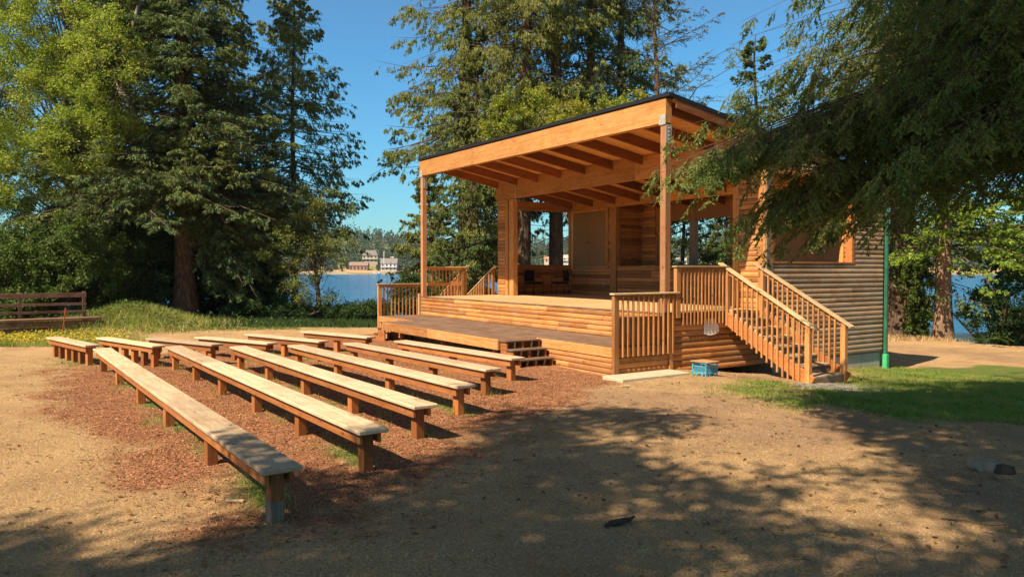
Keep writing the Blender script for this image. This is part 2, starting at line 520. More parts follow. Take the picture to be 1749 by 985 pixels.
def ax_grid(fine0, fine1, step, lo, hi):
    a = list(np.arange(fine0, fine1 + 1e-6, step)); s = step; x = a[0]; L = []
    while x > lo: s = min(s * 1.1, 40.) if abs(x) > 60 else min(s * 1.1, .45); x -= s; L.append(x)
    s = step; x = a[-1]; H_ = []
    while x < hi: s = min(s * 1.1, 40.) if abs(x) > 60 else min(s * 1.1, .45); x += s; H_.append(x)
    return np.array(L[::-1] + a + H_)


gx = ax_grid(-24, 2, .10, -1500, 1500); gy = ax_grid(-3, 20, .10, -1500, 1500)
GX, GY = np.meshgrid(gx, gy); GZ = hgt(GX, GY)
nx, ny = len(gx), len(gy)
idx = np.arange(nx * ny).reshape(ny, nx)
F = np.stack([idx[:-1, :-1], idx[:-1, 1:], idx[1:, 1:], idx[1:, :-1]], -1).reshape(-1, 4)


def groundmat():
    m = NB("ground"); v = m.tc("Object")
    mk = m.attr("cover"); sep = m.n("SeparateColor"); m.l(mk.outputs["Color"], sep.inputs[0])
    mu, gr, dr = sep.outputs[0], sep.outputs[1], sep.outputs[2]
    n1 = m.noise(v, 3.2, 8, .68); n2 = m.noise(v, 42., 4, .7); n3 = m.noise(v, .55, 4, .6)
    n4 = m.noise(m.tc("Object", (1, 1, 1), (7, 3, 1)), 110., 3, .7)
    dry = m.ramp(n2, [(.28, (.26, .15, .07)), (.5, (.54, .34, .165)), (.72, (.78, .55, .31))])
    dry = m.mix(m.ramp(n3, [(.4, 0.), (.65, .55)]), dry, m.ramp(n4, [(.3, (.26, .16, .08)), (.7, (.54, .36, .19))]))
    mul = m.ramp(n4, [(.28, (.13, .052, .025)), (.5, (.37, .165, .078)), (.72, (.62, .34, .18))])
    mul = m.mix(m.ramp(n1, [(.4, 0.), (.7, .35)]), mul, (.12, .05, .028))
    grn = m.ramp(n2, [(.28, (.035, .068, .012)), (.5, (.10, .17, .028)), (.75, (.20, .27, .06))])
    grn = m.mix(m.ramp(n1, [(.5, 0.), (.66, .5)]), grn, (.26, .22, .08))
    drt = m.ramp(n2, [(.25, (.22, .125, .07)), (.5, (.38, .235, .135)), (.75, (.54, .37, .22))])

    def wm(mask, lo=.28, hi=.72):
        s = m.math('ADD', mask, m.math('MULTIPLY', m.math('SUBTRACT', m.math('ADD', n1, m.math('MULTIPLY', m.math('SUBTRACT', n2, .5), .5)), .5), 1.1))
        return m.ramp(s, [(lo, 0.), (hi, 1.)])
    c = m.mix(m.math('MULTIPLY', wm(dr), .85), dry, drt)
    c = m.mix(wm(mu), c, mul)
    n5 = m.noise(v, 1.1, 6, .7)
    c = m.mix(m.ramp(n5, [(.48, 0.), (.68, .4)]), c, m.mix(1., c, (.55, .48, .42), 'MULTIPLY'))
    c = m.mix(m.math('MULTIPLY', wm(gr), .9), c, grn)
    m.col(c); m.rough(.95); m.b.inputs["Specular IOR Level"].default_value = .08
    m.bump(m.math('ADD', m.math('ADD', n2, m.math('MULTIPLY', n4, .6)), m.math('MULTIPLY', n1, 2.)), 1., .03)
    return m.m


M['ground'] = groundmat()
GO = mesh_np("ground", np.stack([GX, GY, GZ], -1).reshape(-1, 3), F, M['ground'], smooth=True)
tag(GO, kind='structure')
mu, gr, dr = masks(GX.ravel(), GY.ravel())
fade = 1 - sstep(60, 120, np.hypot(GX.ravel(), GY.ravel()))
farl = (np.hypot(GX.ravel(), GY.ravel()) > LAKE_R + 18)
gr = np.where(farl, .45 + .35 * sstep(LAKE_R + 40, LAKE_R + 75, np.hypot(GX.ravel(), GY.ravel())), gr * fade)
a = GO.data.attributes.new("cover", 'FLOAT_COLOR', 'POINT')
a.data.foreach_set("color", np.stack([mu * fade, gr, dr * fade, np.ones_like(mu)], -1).astype(np.float32).ravel())

# lake
wm_ = NB("lake_water"); v = wm_.tc("Object", (1., 1., 1.))
wv = wm_.noise(wm_.tc("Object", (.9, .9, 1)), 1.1, 6, .65); wv2 = wm_.noise(wm_.tc("Object", (.05, .05, 1)), 1., 4, .6)
wm_.col(wm_.ramp(wv2, [(.3, (.004, .10, .25)), (.7, (.008, .155, .35))]))
wm_.rough(.13); wm_.b.inputs["Specular IOR Level"].default_value = .38
wm_.bump(wv, 1., .6)
ang = np.linspace(0, 2 * np.pi, 97)[:-1]; rr = np.array([0.001, 20, 60, 140, 300, 520, 700])
V = np.array([(r * math.cos(t), r * math.sin(t), WATER) for r in rr for t in ang]); K = len(ang)
F = np.array([(i * K + k, i * K + (k + 1) % K, (i + 1) * K + (k + 1) % K, (i + 1) * K + k) for i in range(len(rr) - 1) for k in range(K)])
tag(mesh_np("lake_water", V, F, wm_.m), kind='structure')


# ------------------------------------------------------------------ benches
def make_bench(a, b, w_, legs, label, grey_foot=False):
    a = np.array(a); b = np.array(b); L = np.linalg.norm(b - a); c = (a + b) / 2
    rz = math.atan2(a[1] - b[1], a[0] - b[0])        # local +x points to the near end
    g = float(hgt(c[0], c[1])) * 0
    root = empty("bench", (c[0], c[1], 0.), rz, label=label, cat="bench", group="wooden benches in front of the stage")
    S = .47; th = .048
    mb = MB(); nseg = max(1, round(L / 4.)); xs = np.linspace(-L / 2, L / 2, nseg + 1)
    for i in range(nseg):
        mb.box(xs[i] + .0015, xs[i + 1] - .0015, -w_ / 2 + random.uniform(-.004, .004), w_ / 2, S - th, S - random.uniform(0, .004), .009, random.uniform(.15, .95))
    mb.build("seat", wood('seat', 0), root)
    for sy in (-1, 1):
        mb = MB(); y = sy * (w_ / 2 - .062)
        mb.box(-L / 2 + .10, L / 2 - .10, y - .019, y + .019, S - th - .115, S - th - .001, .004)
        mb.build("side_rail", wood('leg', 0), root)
    lx = np.linspace(L / 2 - .22, -L / 2 + .25, legs)
    for i, x in enumerate(lx):
        mb = MB(); hw = .045
        x = x + (0 if i in (0, legs - 1) else random.uniform(-.04, .04))
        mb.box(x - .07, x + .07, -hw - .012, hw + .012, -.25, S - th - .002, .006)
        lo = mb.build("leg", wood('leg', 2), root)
        if grey_foot and i == 0:
            f = MB(); f.box(x - .074, x + .074, -hw - .016, hw + .016, -.25, .15, .006)
            f.build("footing", wood('greyw', 2), root)  # grey sleeve around the lower end of the nearest leg
    return root


la = ["longest wooden bench, nearest the camera, its shaded near end standing on a grey post foot",
      "second long wooden bench from the camera, just behind the longest one",
      "third long bench from the camera, bright green grass growing along its shadow",
      "fourth bench from the camera in the right-hand block, pale plank top, on red mulch",
      "fifth bench from the camera in the right-hand block, second from the stage",
      "bench closest to the stage in the right-hand block, its near end beside the small steps"]
lb = ["short angled bench farthest left, closest to the yellow flowers",
      "short angled bench second from left, starting right of the yellow flowers",
      "short angled bench third from left, its near end behind the second long bench's far end",
      "short angled bench fourth from left, meeting the third long bench's far end",
      "short angled bench fifth from left, in front of the dark lakeside shrubs",
      "short angled bench farthest right of the back block, touching the stage's left steps"]
for i, (a, b) in enumerate(BENCH_A):
    make_bench(a, b, .33, [6, 6, 5, 4, 4, 3][i], la[i], i == 0)
for i, (a, b) in enumerate(BENCH_B):
    make_bench(a, b, .30, [6, 6, 4, 3, 3, 3][i], lb[i])

# ------------------------------------------------------------------ bandstand
XL, XR = -23.0, -11.1
Z1, Z2 = .56, 1.19
YF, YD, YW, YP, YB = 9.53, 11.06, 14.15, 17.5, 18.9
XC = (XL + XR) / 2
st = empty("bandstand", (XC, 15., 0.), label="open wooden stage with log siding, sloping roof on posts and rear room, beside the lake", cat="bandstand")
SO = np.array([XC, 15., 0.])


def SB(mb, name, mat, parent=None):
    """build a stage part: vertices are given in world space"""
    mb.v = [tuple(np.array(v) - SO) for v in mb.v]
    return mb.build(name, mat, parent or st)


def zr(x, y):      # underside of the roof sheathing
    k = np.clip((17.5 - y) / 6.5, 0, 1.1)
    return 5.76 - .165 * (y - 11.) - .0125 * (x + 17.) * k


# foundations and decks
SB(MB().box(XL + .1, XR - .02, YW + .3, YB - .02, -1.0, -.09, .01), "foundation", M['concrete'])
mb = MB()
y = YD + .02
while y < YB - .05:
    y2 = min(y + 1.22, YB - .02); x = XL + .01
    while x < XR - .03:
        x2 = min(x + 2.44, XR - .02); mb.box(x, x2 - .003, y, y2 - .003, Z2 - .03, Z2, .002, random.uniform(.4, .7)); x = x2
    y = y2
SB(mb, "upper_deck", wood('deck', 0))
mb = MB(); mb.box(XL, XR, YD - .035, YD + .015, Z2 - .035, Z2 + .006, .004); SB(mb, "deck_nosing", wood('old', 0))
mb = MB()
for k in range(11):
    y0 = YF + k * .14
    mb.box(XL - .02, XR + .02, y0, y0 + .136, Z1 - .035, Z1, .003, random.uniform(.35, .75))
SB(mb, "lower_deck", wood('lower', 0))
mb = MB()
for k in range(7):
    y0 = 8.53 + k * .1425
    mb.box(-20.25, -13.80, y0, y0 + .139, Z1 - .035, Z1 - .002, .003, random.uniform(.35, .75))
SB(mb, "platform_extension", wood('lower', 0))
mb = MB()
xs = [-20.25, -19.4, -17.3, -15.3, -13.8]
for a, b in zip(xs[:-1], xs[1:]): mb.box(a, b - .004, 8.49, 8.528, Z1 - .235, Z1 - .004, .004)
mb.box(-13.798, -13.762, 8.49, 9.50, Z1 - .235, Z1 - .004); mb.box(-20.288, -20.252, 8.49, 9.50, Z1 - .235, Z1 - .004)
SB(mb, "extension_fascia", wood('log', 0))
mb = MB()
for x in np.arange(-20.0, -13.8, 1.02): mb.box(x - .02, x + .02, 8.53, 9.5, Z1 - .225, Z1 - .037, .003)
for x in (-19.6, -17., -14.4): mb.box(x - .045, x + .045, 8.75, 8.84, -.2, Z1 - .226, .003)
SB(mb, "extension_joist", wood('leg', 1))
# fascia and siding of the lower deck
for a, b in ((XL, -20.3), (-13.75, -12.4), (-12.396, XR)): SB(MB().box(a, b, YF - .038, YF - .002, Z1 - .20, Z1 - .005, .004), "deck_fascia", wood('log', 0))
SB(MB().box(XR + .004, XR + .038, YF - .03, YD - .06, Z1 - .20, Z1 - .005), "deck_fascia", wood('log', 1)); SB(MB().box(XL - .038, XL - .004, YF - .03, YD, Z1 - .20, Z1 - .005), "deck_fascia", wood('log', 1))
mb = MB()
logs(mb, (XL + .02, YF + .01), (XR - .02, YF + .01), -.1, Z1 - .205, (0, -1))
mb.box(XL, XR, YF + .012, YF + .06, -.2, Z1 - .21)
SB(mb, "lower_front_siding", wood('log', 0))
mb = MB(); logs(mb, (XL + .03, YD - .005), (XR - .02, YD - .005), Z1 + .0, Z2 - .036, (0, -1)); mb.box(XL + .02, XR - .02, YD, YD + .05, Z1 - .1, Z2 - .037)
SB(mb, "stage_front_siding", wood('log', 0))
mb = MB()
logs(mb, (XR, YF + .05), (XR, YD - .07), -.1, Z1 - .205, (1, 0))
logs(mb, (XR, YD + .08), (XR, YW + .1), -.07, Z2 - .12, (1, 0))
mb.box(XR - .05, XR - .002, YF + .05, YW + .1, -.07, Z2 - .04)
SB(mb, "side_siding", wood('log', 1))
SB(MB().box(XR + .002, XR + .04, YD + .08, YW + .1, Z2 - .115, Z2 - .012), "side_fascia", wood('rail', 1)); SB(MB().box(XL - .04, XL - .002, YD, YW, Z2 - .18, Z2 - .012), "side_fascia", wood('rail', 1))
mb = MB(); logs(mb, (XL, YF + .05), (XL, YW), -.07, Z1 - .2, (-1, 0)); logs(mb, (XL, YD), (XL, YW), Z1 - .07, Z2 - .19, (-1, 0)); mb.box(XL + .002, XL + .05, YF + .05, YW, -.07, Z1 - .2); mb.box(XL + .002, XL + .05, YD, YW, Z1 - .21, Z2 - .04)
SB(mb, "far_side_siding", wood('log', 1))
SB(MB().box(XR + .001, XR + .055, YD - .03, YD + .075, -.12, Z2 - .02, .02), "corner_post", wood('rail', 2))

# roof posts
for x0, zt in ((XL + .03, 0), (XR - .26, 0)):
    x1 = x0 + .16
    zt = float(zr((x0 + x1) / 2, 11.1)) - .50
    po = SB(MB().box(x0, x1, 11.02 + .01, 11.02 + .17, Z2 + .001 if x0 < -20 else Z1, zt, .008), "roof_post", wood('post', 2))
    br = MB(); br.box(x0 - .02, x1 + .012, 11.008, 11.018, zt - .03, zt + .18, .001); br.box(x1 + .002, x1 + .01, 11.03, 11.2, zt - .42, zt - .03, .001)
    for k in range(4): br.tube([(x1 + .008, 11.11, zt - .1 - k * .08), (x1 + .03, 11.11, zt - .1 - k * .08)], .014, 6)
    SB(br, "post_bracket", M['steel'], po)
    for c in po.children: pass

# beams


def beam(name, x0, x1, y0, y1, zbot, ztop, tone='beam', joints=()):
    mb = MB(); xs = [x0, *joints, x1]
    for a, b in zip(xs[:-1], xs[1:]):
        vs = [(x, y, z(x) if callable(z) else z) for x in (a + .001, b - .001) for y in (y0, y1) for z in (zbot, ztop)]
        mb.add(vs, [(0, 1, 3, 2), (4, 6, 7, 5), (0, 4, 5, 1), (2, 3, 7, 6), (0, 2, 6, 4), (1, 5, 7, 3)])
    return SB(mb, name, wood(tone, 0))


fb = beam("front_beam", XL - .02, XR - .09, 11.02, 11.19, lambda x: zr(x, 11.1) - .49, lambda x: zr(x, 11.1) + .015, 'beam', (-19.3, -16.2))
beam("middle_beam", XL + .16, XR - .16, YW - .16, YW - .01, 4.62, lambda x: zr(x, YW - .08) - .005, 'beam', (-15.4,))
beam("rear_beam", XL + .2, XR - .2, YP - .13, YP - .0, 4.36, lambda x: zr(x, YP - .07) - .005, 'beam', (-18.,))
# sheathing panels, roof membrane, rakes
mb = MB()
ys = [11.19, 12.4, 13.62, 14.84, 16.06, 17.28, 18.5, 19.2]
xs = [XL, -20.56, -18.12, -15.68, -13.24, XR]
for ya, yb in zip(ys[:-1], ys[1:]):
    for xa, xb in zip(xs[:-1], xs[1:]):
        vs = []
        for x in (xa + .003, xb - .003):
            for y in (ya + .003, yb - .003):
                for dz in (0, .02): vs.append((x, y, zr(x, y) + dz))
        mb.add(vs, [(0, 1, 3, 2), (4, 6, 7, 5), (0, 4, 5, 1), (2, 3, 7, 6), (0, 2, 6, 4), (1, 5, 7, 3)], random.uniform(.35, .8))
SB(mb, "roof_sheathing", wood('soffit', 0))
mb = MB(); vs = [(x, y, zr(x, y) + dz) for x in (XL - .05, XR + .05) for y in (10.985, 19.25) for dz in (.022, .10)]
mb.add(vs, [(0, 1, 3, 2), (4, 6, 7, 5), (0, 4, 5, 1), (2, 3, 7, 6), (0, 2, 6, 4), (1, 5, 7, 3)])
SB(mb, "roof", M['black'])
for x in (XL - .04, XR + .002):
    mb = MB(); vs = [(x + dx, y, zr(x, y) + dz) for dx in (0, .036) for y in (11.2, 19.2) for dz in (-.17, .02)]
    mb.add(vs, [(0, 1, 3, 2), (4, 6, 7, 5), (0, 4, 5, 1), (2, 3, 7, 6), (0, 2, 6, 4), (1, 5, 7, 3)], .6)
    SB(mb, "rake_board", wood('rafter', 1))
# rafters, three bays
for x in np.linspace(XL + .30, XR - .22, 10):
    for (ya, yb) in ((11.195, YW - .165), (YW - .005, YP - .135), (YP + .005, 19.1)):
        mb = MB(); vs = [(x + dx, y, zr(x, y) + dz) for dx in (-.035, .035) for y in (ya, yb) for dz in (-.255, -.002)]
        mb.add(vs, [(0, 1, 3, 2), (4, 6, 7, 5), (0, 4, 5, 1), (2, 3, 7, 6), (0, 2, 6, 4), (1, 5, 7, 3)])
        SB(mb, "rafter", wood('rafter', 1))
# conduit along a rafter
mb = MB(); xr_ = XL + .30 + 1.264
mb.tube([(xr_ - .05, 11.3, zr(xr_, 11.3) - .2), (xr_ - .05, YW - .35, zr(xr_, YW) - .2), (xr_ - .02, YW - .20, zr(xr_, YW) - .27), (xr_ - .02, YW - .19, 4.45)], .012, 6)
SB(mb, "conduit", M['steel'])

# front wing walls at YW


def wing(x0, x1, logx0, logx1, postx0, postx1):
    mb = MB(); ztop = lambda x: float(zr(x, YW)) - .01
    mb.box(x0, x1, YW + .01, YW + .14, Z2, 4.61, .003)
    mb2 = MB(); logs(mb2, (logx0, YW + .005), (logx1, YW + .005), Z2, 4.90, (0, -1)); logs(mb2, (logx0, YW + .145), (logx1, YW + .145), Z2, 4.6, (0, 1))
    w0 = SB(mb2, "wing_siding", wood('log', 0)); SB(mb, "wing_wall", wood('inner', 2))
    mb = MB(); mb.box(postx0, postx1, YW - .03, YW + .16, Z2, 4.615, .008); SB(mb, "inner_post", wood('beam', 2))


wing(XL + .01, -22.5, XL + .1, -22.42, -22.13, -21.86)
SB(MB().box(-22.42, -22.25, YW - .02, YW + .15, Z2, 4.615, .006), "wall_trim", wood('beam', 2))
SB(MB().box(-22.25, -22.13, YW + .01, YW + .13, Z2, 4.615, .006), "wall_trim", wood('leg', 2))
wing(-11.86, XR - .01, -11.86, -11.30, -12.06, -11.87)
SB(MB().box(-11.30, XR + .0, YW - .035, YW + .15, Z2 - .1, float(zr(XR, YW)) - .18, .006), "wall_trim", wood('beam', 2))
SB(MB().box(XR + .002, XR + .04, YW - .03, YW + .22, -.1, float(zr(XR, YW + .2)) - .18, .006), "corner_board", wood('greyw', 2))
# upper filler above wings
mb = MB()
for (a, b) in ((XL + .02, -22.1), (-12.0, XR - .01)):
    mb.add([(x, y, z) for x in (a, b) for y in (YW + .02, YW + .13) for z in (4.60, float(zr(XR, YW + .1)) - .01)], [(0, 1, 3, 2), (4, 6, 7, 5), (0, 4, 5, 1), (2, 3, 7, 6), (0, 2, 6, 4), (1, 5, 7, 3)])
SB(mb, "wall_filler", wood('inner', 0))

# side walls (right: weathered outside), opening YW+.25..YP-.03, z 2.28..4.42


def side_wall(X, s, tone):
    """s = +1: outside faces +x"""
    oy0, oy1, oz0, oz1 = YW + .24, YP - .04, 2.29, 4.35
    xi, xo = (X - .13, X - .005) if s > 0 else (X + .005, X + .13)
    mb = MB(); logs(mb, (X, oy0 - .02), (X, YB), -.07, oz0 - .03, (s, 0))
    top = lambda y: float(zr(X, y)) - .03
    logs(mb, (X, oy1 + .12), (X, YB), oz0 - .03, top(YB) - .0, (s, 0))
    logs(mb, (X, oy0 - .02), (X, oy1 + .12), oz1 + .12, top(oy1) - .0, (s, 0))
    SB(mb, "side_wall_logs", wood(tone, 1))
    mb = MB(); xm0, xm1 = min(xi, xo), max(xi, xo)
    mb.box(xm0, xm1, YW + .16, oy1 + .1, -.07, oz0 - .04, .003); mb.box(xm0, xm1, oy1 + .1, YB, -.07, top(YB), .003); mb.box(xm0, xm1, YW + .16, oy1 + .1, oz1 + .08, top(oy1), .003)
    SB(mb, "side_wall", wood('inner', 1))
    mb = MB(); xin = X - s * .135
    logs(mb, (xin, YW + .17), (xin, YP - .01), Z2, oz0 - .04, (-s, 0)); logs(mb, (xin, YP + .12), (xin, YB - .13), Z2, 4.2, (-s, 0))
    SB(mb, "inner_siding", wood('inner', 1))
    # frame
    fx0, fx1 = (X - .14, X + .045) if s > 0 else (X - .045, X + .14)
    fr = MB(); fr.box(fx0, fx1, oy0, oy1, oz0 - .035, oz0 + .005, .004); fr.box(fx0, fx1, oy1, oy1 + .11, oz0 - .035, oz1 + .1, .004)
    fr.box(fx0, fx1, oy0, oy1, oz1, oz1 + .1, .004)
    if s > 0: fr.box(X - .1, fx1, oy0 - .09, oy0, oz0 - .035, oz1 + .1, .004)
    SB(fr, "opening_frame", wood('leg' if s > 0 else 'inner', 1))


side_wall(XR, 1, 'logside')
side_wall(XL, -1, 'logside')
# rear walls with windows
wy0, wy1 = YB - .12, YB


def on_y(px, py, Y):
    r = RGT * (px - CX) / FPX - UPV * (py - CY) / FPX + FWD; t = Y / r[1]; return (r * t)[0], EYE + (r * t)[2]


wx = [on_y(p, 400, YB)[0] for p in (1145, 1183, 1193, 1252)]
wz0, wz1 = 2.29, on_y(1200, 374, YB)[1]
print("window", wx, wz0, wz1)
mb = MB(); lg = MB(); XD0, XD1 = -19.55, wx[0] - .25
segs = [(XL + .02, XD0, Z2, 4.4), (XD1, wx[0], Z2, 4.4), (wx[0], wx[3], Z2, wz0), (wx[3], XR - .02, Z2, 4.4)]
for (a, b, c, d) in segs:
    if b - a > .05: mb.box(a, b, wy0, wy1, c, d, .003); logs(lg, (a, wy0 - .004), (b, wy0 - .004), c, d, (0, -1)); logs(lg, (b, wy1 + .004), (a, wy1 + .004), c - 1.2, d, (0, 1))
SB(mb, "rear_wall", wood('inner', 0)); SB(lg, "rear_siding", wood('inner', 0))
SB(MB().box(XD1 + .0, XR - .02, wy0 - .03, wy1 + .0, wz1, 4.42, .003), "window_header", M['panel_trim'])
mb = MB(); mb.box(wx[1], wx[2], wy0 - .05, wy1, wz0, wz1 - .002, .006); SB(mb, "window_post", wood('greyw', 2))
mb = MB(); mb.box(wx[0] - .1, wx[0], wy0 - .05, wy1 + .02, wz0, wz1, .004); mb.box(wx[3], wx[3] + .12, wy0 - .05, wy1 + .02, wz0, wz1, .004); mb.box(wx[0], wx[3], wy0 - .05, wy1 + .02, wz0 - .04, wz0, .004)
SB(mb, "window_frame", wood('leg', 2))
dr_ = SB(MB().box(XD0 + .1, XD1 - .1, wy0 + .02, wy0 + .07, Z2 + .01, 3.35, .004), "door", M['panel'])
mb = MB(); mb.tube([(XD1 - .2, wy0 - .03, 2.2), (XD1 - .2, wy0 + .02, 2.2)], .025, 8); SB(mb, "handle", M['steel'], dr_)
mb = MB(); mb.box(XD0, XD0 + .1, wy0 - .02, wy1, Z2, 3.45, .004); mb.box(XD1 - .1, XD1, wy0 - .02, wy1, Z2, 3.45, .004); mb.box(XD0, XD1, wy0 - .02, wy1, 3.36, 3.46, .004)
mb.box(XD0, XD1, wy0, wy1, 3.46, 4.4, .004)
SB(mb, "door_frame", wood('inner', 2))
# partition at YP: shuttered walls at both ends, counter in the middle
for (a, b, sgn) in ((XL + .14, -20.45, 1), (-13.65, XR - .14, -1)):
    lg = MB(); logs(lg, (a, YP), (b, YP), Z2, 4.36, (0, -1)); logs(lg, (b, YP + .115), (a, YP + .115), Z2, 4.36, (0, 1)); lg.box(a, b, YP + .005, YP + .11, Z2, 4.36, .002)
    SB(lg, "partition_siding", wood('inner', 0))
    s0, s1 = (a + .1, b - .24) if sgn > 0 else (a + .24, b - .1)
    z0, z1 = 2.23, 4.27
    fr = MB(); fr.box(s0 - .06, s0 + .05, YP - .07, YP - .036, z0 - .11, z1 + .1, .004); fr.box(s1 - .05, s1 + .06, YP - .07, YP - .036, z0 - .11, z1 + .1, .004); fr.box(s0 - .06, s1 + .06, YP - .074, YP - .034, z1 + .02, z1 + .12, .004)
    SB(fr, "shutter_frame", wood('beam', 2))
    mid = (s0 + s1) / 2
    for (u, v_) in ((s0 + .05, mid - .004), (mid + .004, s1 - .05)):
        sh = SB(MB().box(u, v_, YP - .06, YP - .037, z0, z1, .003), "shutter", M['panel'])
        hx = v_ - .08 if u < mid - .1 else u + .08
        SB(MB().tube([(hx, YP - .085, 3.14), (hx, YP - .06, 3.14)], .018, 8), "handle", M['chair_metal'], sh)
    SB(MB().box(s0 + .05, s1 - .05, YP - .085, YP - .04, z0 - .045, z0 - .008, .003), "shutter_sill", wood('tread', 0))
for (a, b) in ((-20.45, -20.15), (-13.95, -13.65)):
    SB(MB().box(a, b, YP - .10, YP + .12, Z2, 4.6, .006), "partition_post", wood('beam', 2))
lg = MB(); logs(lg, (-20.15, YP), (-13.95, YP), Z2, 2.2, (0, -1)); lg.box(-20.15, -13.95, YP + .005, YP + .11, Z2, 2.2, .002)
SB(lg, "counter_siding", wood('inner', 0))
SB(MB().box(-20.15, -13.95, YP - .06, YP + .16, 2.2, 2.24, .004), "counter_top", wood('inner', 0))
lg = MB(); logs(lg, (-20.28, YP + .12), (-20.28, YB - .12), Z2, 4.36, (1, 0)); lg.box(-20.4, -20.285, YP + .12, YB - .12, Z2, 4.36, .002); SB(lg, "room_side_siding", wood('inner', 1)); lg = MB(); logs(lg, (-13.8, YB - .12), (-13.8, YP + .12), Z2, 4.36, (-1, 0)); lg.box(-13.795, -13.68, YP + .12, YB - .12, Z2, 4.36, .002)
SB(lg, "room_side_siding", wood('inner', 1))
mb = MB()
for px in (1092, 1108): x, z = on_y(px, 441, YP + .3); mb.box(-20.27, -20.25, 18.1 + (px - 1092) * .03, 18.2 + (px - 1092) * .03, 2.5, 2.62, .003)
mb.box(-20.95, -20.88, YP - .05, YP - .035, 1.55, 1.67, .003)
SB(mb, "outlet_box", M['steel'])
x, z = on_y(1137, 352, 17.9)
mb = MB(); mb.tube([(x, 17.9, z - .06), (x, 17.9, z - .02), (x, 17.9, z + .03)], [.12, .17, .17], 16); SB(mb, "ceiling_light", M['white'])
mb = MB(); mb.tube([(x, 17.9, z + .03), (x, 17.9, float(zr(x, 17.9)) - .1)], .015, 6); SB(mb, "lamp_stem", M['steel'])

# green downspout at the rear corner
mb = MB(); mb.box(XR + .05, XR + .14, YB + .0, YB + .09, -.15, float(zr(XR, YB)) - .1, .015); SB(mb, "downspout", M['green_pipe'])
mb = MB(); mb.box(XR + .04, XR + .16, YB - .02, YB + .11, -.62, -.14, .015); SB(mb, "downspout_boot", M['green_light'])
mb = MB(); mb.box(XR - .06, XR + .02, YB + .13, YB + .2, -.62, float(zr(XR, YB)) - .1, .008); SB(mb, "rear_corner_board", wood('cap', 2))


# railings
def railing(X, s, y0, y1, ztop, zbot, n, newel0=True, newel1=False, zn=-.1, nz1=None, mid=False):
    xo = X + s * .045
    r = SB(MB().box(xo - .07, xo + .07, y0 - .05, y1 + .05, ztop - .035, ztop, .006), "railing", wood('cap', 1))
    def sub(mb, nm, mat): SB(mb, nm, mat, r)
    mb = MB(); mb.box(xo - .02, xo + .02, y0, y1, ztop - .125, ztop - .037, .004); sub(mb, "rail_beam", wood('rail', 1))
    if mid: mb = MB(); mb.box(xo - .02, xo + .02, y0, y1, Z2 + .36, Z2 + .47, .004); sub(mb, "middle_rail", wood('rail', 1))
    if newel0: sub(MB().box(xo - .045, xo + .045, y0 - .02, y0 + .11, zn, ztop - .037, .006), "newel_post", wood('rail', 2))
    if newel1: sub(MB().box(xo - .045, xo + .045, y1 - .08, y1 + .02, (zn if nz1 is None else nz1), ztop - .037, .006), "newel_post", wood('rail', 2))
    for k in range(n):
        y = y0 + .13 + (y1 - y0 - .2) * (k + .6) / n
        o_ = xo + s * .03 if s > 0 else xo - .03
        mb = MB(); mb.box(o_ - .019, o_ + .019, y - .019, y + .019, zbot, ztop - .06, .004, random.uniform(.3, .9)); sub(mb, "baluster", wood('rail', 2))
    return r


railing(XR, 1, YF - .03, YD + .16, 1.64, .36, 11)
railing(XR, 1, YD + .14, 12.72, 2.19, Z2 - .26, 12, newel0=True, newel1=False, zn=Z2 - .1)
railing(XL, -1, YF - .03, YD + .0, 1.64, .36, 10)
railing(XL, -1, YD + .25, 12.75, 2.22, Z2 - .2, 9, newel0=False, newel1=True, zn=Z2 - .3, mid=True)
# post at the foot of the left steps' wall
SB(MB().box(XL - .02, XL + .07, YD - .12, YD - .03, Z1, Z2 + .1, .004), "rail_stub", wood('cap', 2))


